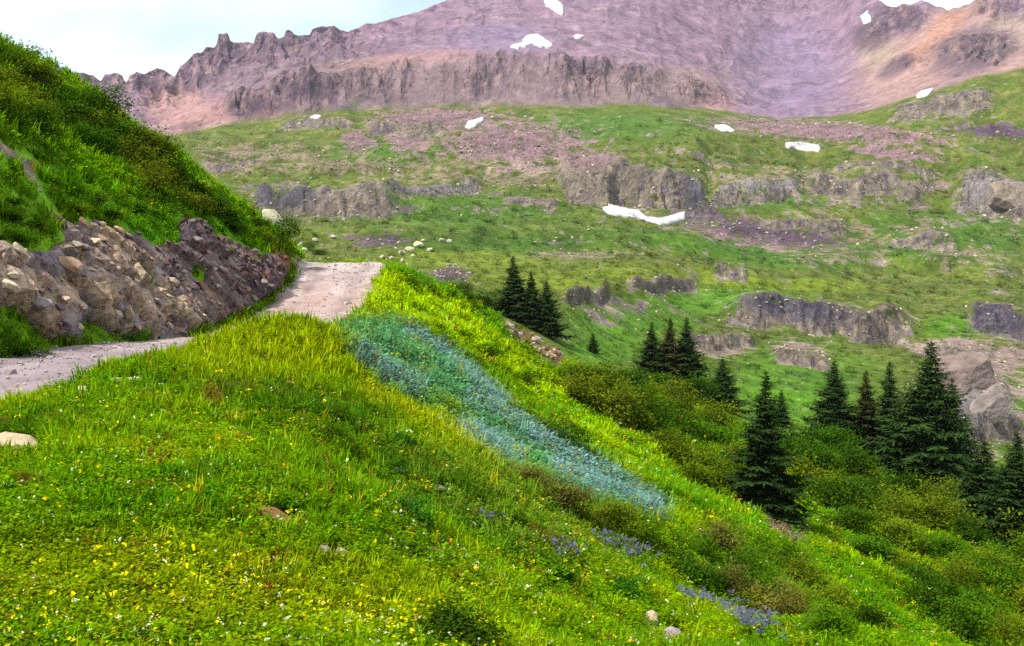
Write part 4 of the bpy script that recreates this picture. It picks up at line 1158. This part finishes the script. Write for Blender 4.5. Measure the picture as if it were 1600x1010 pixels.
# (base px, base row, tip row, variant, width factor, colour, label)
trees = [
 (802, 498, 400, 1, 1.25, DG, 'tallest of the three small spruces beside the rock strip beyond the road slope'),
 (829, 512, 424, 0, 1.0, DG, 'middle spruce of the three standing beyond the road slope'),
 (853, 524, 436, 2, 0.9, DG, 'lowest, rightmost spruce of the three beyond the road slope'),
 (926, 552, 520, 2, 0.9, DG, 'tiny lone spruce between the two small spruce groups'),
 (1018, 590, 502, 0, 0.9, DG, 'left spruce of the small group above the willow thicket'),
 (1046, 598, 496, 1, 1.0, RG * 0.75, 'brownish middle spruce of the small group above the willow thicket'),
 (1072, 606, 494, 0, 0.95, DG, 'right spruce of the small group above the willow thicket'),
 (1127, 640, 556, 2, 1.05, DG, 'squat broad dark spruce just right of the small spruce group'),
 (1220, 666, 608, 3, 1.3, DG, 'small thin spruce just right of the tall lone one on the bright slope'),
 (1192, 812, 574, 1, 1.0, DG * 0.9, 'lone tall dark spruce with bare trunk base above a patch of stones'),
 (1300, 700, 560, 0, 1.0, DG, 'leftmost spruce of the tall group on the right'),
 (1350, 712, 576, 1, 1.0, RG * 0.7, 'brown topped spruce in the tall group on the right'),
 (1386, 722, 562, 1, 0.95, DG, 'narrow spruce close to the left of the tallest tree'),
 (1445, 768, 526, 0, 1.0, DG, 'tallest broadest spruce in the picture, in the group on the right'),
 (1484, 742, 588, 3, 1.4, DG, 'slender spruce tucked against the right side of the tallest tree'),
 (1534, 826, 678, 2, 1.0, DG, 'bushy spruce on the slope right of the tallest tree'),
 (1580, 858, 668, 0, 1.0, DG, 'spruce near the right edge of the picture'),
 (1626, 880, 700, 2, 0.9, DG, 'spruce partly cut off by the right edge of the picture')]
for k, (px, yb, yt, v, wf, colr, lab) in enumerate(trees):
    p = see(px, yb)
    h = (yb - yt) / F * p[1] * 1.01
    t = empty('spruce_tree', p, lab, 'tree', 'spruces on the slopes', rnd(0, 6.28), (h * wf, h * wf, h))
    child('trunk', SPR[v][0], t); child('crown', SPR[v][1], t, np.asarray(colr) * rnd(0.85, 1.2))

# shrubs
def shrub_meshes(seed, tall=0.6, nclump=64, leaf=0.040):
    rs_ = np.random.default_rng(seed); U = rs_.uniform
    Q, S = [], []
    lob = [(U(-0.25, 0.25), U(-0.25, 0.25), U(0.25, 0.36), U(0.75, 1.0)) for _ in range(5)]
    stems = []
    for c in range(nclump):
        lx, ly, lr, lh = lob[rs_.integers(0, 5)]
        a = U(0, 6.283); ph = math.acos(U(0.0, 1)); r = lr * U(0.55, 1.05)
        ctr = np.array([lx + r * math.sin(ph) * math.cos(a), ly + r * math.sin(ph) * math.sin(a), tall * lh * (0.12 + 0.88 * math.cos(ph) * U(0.7, 1.05))])
        stems.append(ctr)
        cs = U(0.05, 0.10); tone = U(0.0, 0.7)
        for q in range(46):
            p = ctr + rs_.normal(size=3) * np.array([cs, cs, cs * 0.7])
            if p[2] < 0.0: p[2] = abs(p[2])
            la = U(0, 6.283); l = leaf * U(0.7, 1.4)
            d = np.array([math.cos(la), math.sin(la), U(-0.2, 0.9)]) * l; sd = np.array([-math.sin(la), math.cos(la), U(-0.5, 0.5)]) * l * 0.34
            Q.append([p, p + d * 0.5 + sd, p + d, p + d * 0.5 - sd]); S.append(np.clip(tone + U(0, 0.35), 0, 1))
    fol = quad_mesh('foliage', Q, S); fol.materials.append(MATS['shrub_leaves'])
    T = []
    for ctr in stems[::3]:
        b = np.array([ctr[0] * 0.25, ctr[1] * 0.25, -0.08]); w = np.array([0.008, 0, 0]); w2 = np.array([0, 0.008, 0])
        T += [[b - w, b + w, ctr], [b - w2, b + w2, ctr]]
    st = tri_mesh('stems', T, [0.5] * len(T)); st.materials.append(MATS['bark'])
    return fol, st
SHR = [shrub_meshes(11, 0.62), shrub_meshes(12, 0.5), shrub_meshes(13, 0.75), shrub_meshes(14, 0.55, 72, 0.034), shrub_meshes(15, 0.4, 60)]
OLIVE, DARK, MIDG, BROWN, LEAFY = alb(116, 134, 26), alb(66, 100, 18), alb(88, 130, 20), alb(124, 118, 50), alb(44, 104, 26)
def shrub(px, py, wpx, colr, label, group=None, hf=1.0, v=None, name='willow_shrub', rmin=0):
    p = see(px, py, rmin)
    if p is None: return
    w = wpx / F * p[1]
    p = p - np.array([0, 0, 0.02 * w])
    t = empty(name, p, label, 'shrub', group, rnd(0, 6.28), (w, w, w * hf))
    f, s_ = SHR[rng.integers(0, 5) if v is None else v]
    child('foliage', f, t, np.asarray(colr) * np.exp(rnd(-0.25, 0.2)) * (1 + rnd(-0.08, 0.08, 3)))
    child('stems', s_, t)
    return t
G1 = 'shrubs dotted on the lower meadow slope'
for a in [(706, 1014, 225, DARK * 0.8, 'big dark shrub cut by the bottom edge of the picture', G1, 0.55),
          (640, 822, 84, LEAFY, 'dark green leafy bush alone in the middle of the meadow slope', G1),
          (828, 768, 84, BROWN, 'olive brown shrub at the left end of the blue-green plant patch', G1),
          (872, 806, 110, BROWN, 'wide olive brown shrub below the blue-green plant patch', G1),
          (958, 838, 120, OLIVE * 0.9, 'reddish olive shrub under the lower tip of the blue-green patch', G1),
          (880, 915, 70, LEAFY * 0.8, 'small dark leafy bush below the violet flowers', G1, 0.8),
          (985, 940, 74, LEAFY, 'dark leafy bush above the grey rocks near the bottom edge', G1),
          (870, 700, 100, DARK, 'dark rounded shrub right of the blue streak on the slope', G1, 0.8),
          (760, 560, 90, DARK * 1.1, 'upper dark low shrub on the yellow strip of the slope', G1, 0.5),
          (815, 600, 80, DARK * 1.1, 'second dark low shrub down the yellow strip', G1, 0.5),
          (715, 530, 60, MIDG, 'small green shrub highest on the yellow strip', G1, 0.5),
          (690, 640, 60, MIDG, 'small shrub at the left margin of the blue-green patch', G1, 0.6),
          (500, 690, 90, MIDG, 'green bush on the shaded side of the knoll', G1, 0.6),
          (585, 720, 70, MIDG * 0.8, 'low green bush right of the knoll', G1, 0.6),
          (20, 780, 80, LEAFY * 1.1, 'green leafy bush at the left edge of the meadow', G1, 0.7),
          (210, 690, 90, MIDG, 'low green bush below the pale rocks by the road', G1, 0.5),
          (440, 720, 60, LEAFY, 'small dark leafy bush above the brown log', G1, 0.6),
          (10, 985, 60, LEAFY * 0.7, 'dark leafy bush in the bottom left corner', G1, 0.8),
          (40, 556, 80, MIDG * 0.9, 'green bush between the left rock face and the road', G1, 0.5),
          (8, 560, 70, MIDG, 'leftmost green bush between rock face and road', G1, 0.6)]:
    shrub(*a)
ORD = ['first', 'second', 'third', 'fourth', 'fifth', 'sixth', 'seventh', 'eighth', 'ninth', 'tenth', 'eleventh', 'twelfth', 'thirteenth', 'fourteenth', 'fifteenth']
def fill(poly, spacing, wrange, cols, label, group, hf=(0.7, 1.1), rmin=0, name='willow_shrub'):
    poly = np.array(poly, float); x0, y0 = poly.min(0); x1, y1 = poly.max(0)
    pts = []
    for _ in range(4000):
        q = np.array([rnd(x0, x1), rnd(y0, y1)])
        if pdist(q[:1], q[1:], poly)[0] > 0: continue
        if all((abs(q[0] - p[0]) / spacing) ** 2 + (abs(q[1] - p[1]) / (spacing * 0.62)) ** 2 > 1 for p in pts): pts.append(q)
    pts.sort(key=lambda p: p[1])
    nb = 1 if len(pts) < 6 else (2 if len(pts) < 14 else 3)
    tall = max(1.0, float(np.ptp(np.array(pts)[:, 1])))
    co = np.polyfit(np.array(pts)[:, 0], np.array(pts)[:, 1], 1)      # thickets run down the slope: rows are counted along it
    res = np.array([p[1] - np.polyval(co, p[0]) for p in pts])
    cut = np.quantile(res, np.linspace(0, 1, nb + 1)[1:-1]) if nb > 1 else []
    band = np.searchsorted(cut, res)
    for b in range(nb):
        row = sorted([p for p, k in zip(pts, band) if k == b], key=lambda p: p[0])
        for k, q in enumerate(row):
            rw = '' if nb == 1 else [['upper', 'lower'], ['upper', 'middle', 'lower']][nb - 2][b] + ' row of '
            od = 'leftmost' if k == 0 else 'rightmost' if k == len(row) - 1 else ORD[k] + ' from left'
            shrub(q[0], q[1], rnd(*wrange), cols[rng.integers(0, len(cols))], label % (od, rw), group, rnd(*hf), rmin=rmin, name=name)
fill([(890, 590), (1000, 600), (1090, 640), (1150, 700), (1165, 790), (1090, 765), (1010, 705), (905, 640)], 44, (80, 120), [OLIVE, MIDG, OLIVE, DARK], 'willow shrub %s in %sthe thicket left of the lone spruce', 'willow thicket left of the lone spruce')
fill([(1240, 720), (1300, 705), (1400, 765), (1500, 800), (1600, 870), (1640, 1010), (1500, 1000), (1400, 945), (1300, 850), (1245, 800)], 50, (90, 135), [OLIVE, MIDG, DARK, OLIVE, DARK], 'willow shrub %s in %sthe big thicket below the tall spruces', 'willow thicket below the tall spruces')
fill([(1000, 850), (1080, 850), (1200, 890), (1290, 940), (1370, 1012), (1220, 1012), (1120, 930), (1030, 900)], 46, (85, 130), [OLIVE, BROWN, DARK, MIDG], 'shrub %s in %sthe thicket left of the bright green strip', 'shrub thicket left of the bright green strip')
fill([(-20, 100), (40, 112), (120, 160), (200, 220), (270, 270), (300, 320), (250, 320), (190, 260), (110, 240), (40, 205), (-20, 190)], 34, (66, 110), [DARK * 1.15, MIDG * 1.15, OLIVE, DARK * 1.1, OLIVE], 'dark shrub %s in %sthe belt across the upper left slope', 'shrub belt on the upper left slope', (0.8, 1.15))
fill([(300, 300), (350, 325), (420, 372), (440, 385), (400, 385), (340, 350), (310, 335)], 26, (50, 76), [MIDG, DARK, OLIVE], 'green shrub %s in %sthose above the road bend', 'shrubs on the nose of the left slope', (0.7, 1.0))
fill([(60, 275), (150, 300), (230, 335), (180, 345), (110, 330)], 40, (50, 70), [MIDG, OLIVE], 'bright low bush %s in %sthose above the tan rock face', 'low bushes above the rock face', (0.4, 0.6))
fill([(-40, 300), (30, 320), (70, 370), (20, 385), (-40, 380)], 34, (50, 70), [MIDG, DARK], 'green bush %s in %sthose on the grassy shelf', 'bushes on the grassy shelf', (0.45, 0.6))
fill([(430, 640), (560, 650), (700, 720), (800, 800), (860, 860), (760, 880), (600, 810), (480, 740)], 62, (46, 84), [LEAFY, MIDG, BROWN, DARK], 'low leafy clump %s in %sthose on the middle meadow slope', 'leafy clumps on the middle meadow slope', (0.8, 1.15), name='leafy_clump')
fill([(640, 452), (720, 455), (760, 480), (700, 470)], 22, (34, 52), [DARK, MIDG], 'small dark shrub %s in %sthose left of the three spruces', 'shrubs behind the crest', (0.7, 1.0), r_mid - 60)
for a in [(755, 482, 60, DARK, 'shrub at the foot of the three small spruces', None, 0.8), (1560, 770, 90, alb(84, 140, 20), 'light green bush right of the tallest spruce', None, 1.1), (500, 398, 26, DARK, 'tiny dark bush just behind the road bend', None, 1.0), (480, 392, 24, DARK * 1.2, 'tiny bush left of the road bend against the valley', None, 1.0)]:
    shrub(*a)

# stones of the rock face
cand = np.argwhere((bmask > 0.75) & (YY > 14) & (YY < 54) & ~((bky < 345) & (bkx < 120)))
S0 = cand[rng.choice(len(cand), 900, replace=False)]
placed = []
for i, j in S0:
    p = BANKV[i, j]; nn_ = BANKN[i, j]
    sz = min(0.5, math.exp(rng.normal(-1.35, 0.4))) * (1.15 if tan_side[i, j] > 0.5 else 0.95)
    if any(np.linalg.norm(p - q) < 0.42 * (sz + r) for q, r in placed): continue
    placed.append((p, sz))
    if len(placed) > 260: break
    o = child('stone', STONES[rng.integers(0, 8)], bank)
    o.location = p + nn_ * sz * 0.12
    o.scale = (sz * rnd(0.9, 1.6), sz * rnd(0.8, 1.2), sz * rnd(0.5, 0.9))
    ax = Vector((rnd(-.5, .5), 0.92, -0.40 + rnd(-.6, .6))).normalized(); az = Vector((0.45 + rnd(-.4, .4), 0.3 + rnd(-.6, .6), 0.8)).normalized()
    ay = az.cross(ax).normalized(); az = ax.cross(ay)
    o.rotation_euler = Matrix((ax, ay, az)).transposed().to_euler()
    if tan_side[i, j] > 0.5:
        cc = [alb(200, 178, 150), alb(166, 150, 148), alb(190, 154, 124), alb(216, 198, 168), alb(132, 118, 124)][rng.integers(0, 5)]
    else:
        cc = [alb(124, 106, 106), alb(150, 132, 128), alb(104, 88, 92), alb(130, 92, 76), alb(164, 142, 130)][rng.integers(0, 5)]
    o.color = (*[float(v_) for v_ in cc * np.exp(rnd(-0.25, 0.2))], 1)

# boulders
def boulder(px, py, wpx, hpx, colr, label, group=None, name='boulder', v=None, rz=None, dpx=None, sink=0.16, rmin=0, roll=0.0):
    p = see(px, py, rmin)
    w, h = wpx / F * p[1], hpx / F * p[1]
    me = STONES[rng.integers(0, 8) if v is None else v]
    o = link(name, me)
    o.location = p + np.array([0, 0, h * (0.5 - sink)])
    zf = {0: .7, 1: .55, 2: .8, 3: .45, 4: .65, 5: .9, 6: .5, 7: .7}[STONES.index(me)]
    o.scale = (w, (dpx or wpx * 0.8) / F * p[1] / 0.76, h / zf)
    o.rotation_euler = (rnd(-.1, .1), roll, rnd(-.3, .3) if rz is None else rz)
    o.color = (*[float(q) for q in colr], 1)
    o['label'] = label; o['category'] = 'boulder'
    if group: o['group'] = group
    return o
for a_, k_ in BOULD: boulder(*a_, **k_)
gl = 'pale boulder, %s counting from the left in the cluster beyond the road bend'
for px, py, w, h in [(600, 404, 16, 8), (612, 406, 10, 7), (628, 398, 14, 10), (640, 394, 16, 11), (654, 386, 20, 11), (630, 410, 10, 9), (672, 393, 12, 8), (690, 378, 14, 7), (702, 380, 9, 8), (618, 392, 9, 7), (645, 402, 9, 6), (662, 378, 8, 6)]:
    boulder(px, py, w, h, PALE * rnd(0.8, 1.05), gl % ['leftmost', 'second', 'third', 'fourth', 'fifth', 'sixth', 'seventh', 'eighth', 'ninth', 'tenth', 'eleventh', 'rightmost'][sorted([600, 612, 628, 640, 654, 630, 672, 690, 702, 618, 645, 662]).index(px)], 'pale boulders beyond the road bend', rmin=r_mid - 70)
gl = 'pale stone among others along the edge of the right gully'
for px, py, w, h in [(520, 372, 12, 6), (492, 378, 10, 8), (470, 388, 9, 14), (476, 396, 12, 12)]:
    boulder(px, py, w, h, PALE * 0.85, {520: 'rightmost pale stone on the valley grass left of the purple scree', 492: 'pale stone just left of the rightmost one beyond the road bend', 470: 'tall narrow pale stone at the left beyond the road bend', 476: 'blocky pale stone in front of the tall narrow one'}[px], 'pale stones left of the purple scree', rmin=r_mid - 70)
# stones in the strip beyond the yellow slope, and the patch under the lone spruce
for k in range(46):
    t = rnd(0, 1); px = lerp(792, 868, t) + rnd(-10, 10); py = lerp(512, 562, t) + rnd(-9, 7)
    w = rnd(8, 19)
    boulder(px, py, w, w * rnd(0.5, 0.8), [TANR, PINK, alb(150, 110, 90), alb(120, 90, 80)][rng.integers(0, 4)] * rnd(0.8, 1.0), 'tan and pink stone in the rocky strip below the three small spruces', 'stones of the rocky strip', name='strip_stone')
for k in range(34):
    px, py = rnd(1200, 1262), rnd(815, 848)
    if py - 812 > 12 + (px - 1196) * 0.5: continue
    w = rnd(6, 13)
    boulder(px, py, w, w * 0.7, [PALE, GREYR, PINK, alb(120, 90, 80)][rng.integers(0, 4)] * rnd(0.7, 0.95), 'small stone in the bare patch at the foot of the lone spruce', 'stones at the foot of the lone spruce', name='patch_stone')

# ------------------------------------------------------------------ snow patches
snow = [
 ([(848, 2), (868, 0), (880, 8), (881, 27), (865, 18), (852, 9)], 'triangular snow patch highest on the mountain near the top edge'),
 ([(788, 81), (796, 73), (815, 68), (823, 56), (842, 55), (858, 66), (868, 76), (850, 81)], 'broad snow patch on the bench above the central cliff band'),
 ([(894, 58), (903, 55), (913, 58), (906, 63)], 'tiny snow patch right of and above the broad one'),
 ([(726, 199), (731, 191), (755, 184), (756, 190), (738, 201)], 'slanting snow patch on the pink scree below the cliff band'),
 ([(1113, 197), (1135, 196), (1148, 205), (1130, 207)], 'small snow patch at the left end of the pink basin scree'),
 ([(1227, 224), (1250, 223), (1280, 227), (1284, 239), (1262, 238), (1245, 232), (1227, 231)], 'flat snow patch in the middle of the basin on the right'),
 ([(1344, 26), (1355, 17), (1363, 34), (1348, 39)], 'snow patch high among the crags right of the cirque'),
 ([(1430, 150), (1440, 142), (1458, 139), (1452, 149), (1432, 155)], 'snow patch above the green ridge on the far right'),
 ([(935, 321), (950, 316), (966, 325), (1000, 330), (1010, 340), (1035, 342), (1050, 336), (1071, 331), (1071, 344), (1044, 352), (1020, 351), (1000, 342), (965, 339), (946, 333)], 'long curved snow bank under the cliff in the middle of the valley'),
 ([(1517, 325), (1531, 325), (1547, 332), (1540, 338), (1522, 333)], 'small snow patch under the rock outcrop at the right edge'),
 ([(484, 185), (492, 180), (503, 183), (498, 188)], 'tiny snow patch at the foot of the left crags')]
vr = slice(r_mid + 5, NR - 15)
cpx, cpy = GPX[vr], GPY[vr]; vis = EL[vr] >= RUN[r_mid + 4:NR - 16] - 2e-4
for poly, lab in snow:
    poly = np.array(poly, float); x0, y0 = poly.min(0) - 4; x1, y1 = poly.max(0) + 4
    box = (cpx > x0) & (cpx < x1) & (cpy > y0) & (cpy < y1) & vis
    if not box.any(): continue
    idx = np.argwhere(box)
    dd = pdist(cpx[box], cpy[box], poly) + 1.6 * fbm(cpx[box] / 5, cpy[box] / 5, 231, 2)
    med = np.median(GY[vr][box][dd < 0]) if (dd < 0).any() else 0
    inside = {}
    for (i, j), d in zip(idx, dd):
        if d < 1.0 and abs(GY[vr][i, j] - med) < 0.16 * med: inside[(i, j)] = d
    if len(inside) < 4: continue
    bm = bmesh.new(); top = {}
    for (i, j), d in inside.items():
        g = i + r_mid + 5
        yv_ = GY[g, j]; th = 0.0011 * yv_ * (0.4 + min(1.0, max(0, -d) / 4)) + 0.0004 * yv_
        top[(i, j)] = bm.verts.new((GX[g, j], yv_ - 0.0006 * yv_, GZ[g, j] + th))
    for (i, j) in inside:
        q = [(i, j), (i, j + 1), (i + 1, j + 1), (i + 1, j)]
        if all(x in top for x in q): bm.faces.new([top[x] for x in q])
    bmesh.ops.delete(bm, geom=[v_ for v_ in bm.verts if not v_.link_faces], context='VERTS')
    left_, best = set(bm.faces), []
    while left_:                                      # one patch is one piece: keep the largest
        st_ = [left_.pop()]; isl = list(st_)
        while st_:
            for e_ in st_.pop().edges:
                for f_ in e_.link_faces:
                    if f_ in left_: left_.discard(f_); st_.append(f_); isl.append(f_)
        if len(isl) > len(best): best = isl
    bs = set(best)
    bmesh.ops.delete(bm, geom=[f_ for f_ in bm.faces if f_ not in bs], context='FACES')
    for _ in range(3):
        bv = [v_ for v_ in bm.verts if v_.is_boundary]
        mv = {v_: sum(((e_.other_vert(v_).co) for e_ in v_.link_edges if e_.is_boundary), Vector()) / max(1, sum(e_.is_boundary for e_ in v_.link_edges)) for v_ in bv}
        for v_ in bv: v_.co = v_.co.lerp(mv[v_], 0.5)
    be = [e_ for e_ in bm.edges if e_.is_boundary]
    ext = bmesh.ops.extrude_edge_only(bm, edges=be)
    for v_ in [q for q in ext['geom'] if isinstance(q, bmesh.types.BMVert)]:
        v_.co.z -= 0.0045 * v_.co.y
        v_.co.y += 0.001 * v_.co.y
    for f_ in bm.faces: f_.smooth = True
    bmesh.ops.recalc_face_normals(bm, faces=bm.faces)
    me = bpy.data.meshes.new('snow_patch'); bm.to_mesh(me); bm.free()
    o = link('snow_patch', me, mat='snow', label=lab, category='snow', group='snow patches on the mountain')

# ------------------------------------------------------------------ rounded rock slabs above the right-hand gully
def rock_mound(px, py, wpx, hpx, colr, label, seed, rmin=None):
    p = see(px, py, r_mid if rmin is None else rmin)
    w, h = wpx / F * p[1], hpx / F * p[1]
    bm = bmesh.new(); bmesh.ops.create_icosphere(bm, subdivisions=5, radius=0.5)
    V = np.array([v_.co[:] for v_ in bm.verts])
    rs_ = np.random.default_rng(500 + seed)
    pn = rs_.normal(size=(22, 3)); pn /= np.linalg.norm(pn, axis=1)[:, None]; pd_ = rs_.uniform(0.62, 1.0, 22)
    r_ = np.minimum(1.15, 1 / np.maximum((V * 2) @ pn.T / pd_, 0.2).max(1))       # a many-sided block
    r_ = r_ * (1 + 0.05 * fbm(V[:, 0] * 7 + seed, V[:, 2] * 9 + V[:, 1] * 5, 300 + seed, 3))
    for v_, q, k_ in zip(bm.verts, V, r_):
        v_.co = Vector((q[0] * w * k_, q[1] * w * 0.8 * k_, q[2] * h * 1.7 * k_))
    me = bpy.data.meshes.new('rock_outcrop'); bm.to_mesh(me); bm.free(); me.materials.append(MATS['far_stone'])
    o = link('rock_outcrop', me, label=label, category='rock')
    o.location = p + np.array([0, 0, h * 0.15]); o.color = (*[float(q) for q in colr], 1)
    o.rotation_euler = (0, 0.25, rnd(-.3, .3))
rock_mound(1505, 612, 96, 62, alb(150, 130, 122), 'upper rounded grey rock slab right of the tallest spruce', 1)
rock_mound(1546, 648, 60, 44, alb(162, 146, 140), 'lower pale grey rock slab right of the tallest spruce', 2)
rock_mound(1572, 318, 84, 36, alb(160, 142, 126), 'tan rock outcrop high at the right edge above a snow patch', 3)

# ------------------------------------------------------------------ the mountain air
bm = bmesh.new(); bmesh.ops.create_cube(bm, size=1.0)
zlo, zhi = float(GZ.min()) - 2, float(GZ.max()) + 8
xm = float(np.abs(GX).max()) + 30; ym = float(GY.max()) + 30
for v_ in bm.verts:
    v_.co = Vector((v_.co.x * 2 * xm, -60 if v_.co.y < 0 else ym, zlo if v_.co.z < 0 else zhi))
me = bpy.data.meshes.new('haze'); bm.to_mesh(me); bm.free()
hm, t = newmat('haze_air')
ho = N(t, 'OutputMaterial'); pv = N(t, 'VolumePrincipled')
pv.inputs['Density'].default_value = 0.00004
pv.inputs['Color'].default_value = (0.86, 0.88, 0.95, 1)
pv.inputs['Anisotropy'].default_value = 0.2
t.links.new(pv.outputs['Volume'], ho.inputs['Volume'])
hz = link('haze', me, mat='haze_air', kind='stuff', label='thin pale mountain haze filling the valley air', category='haze')
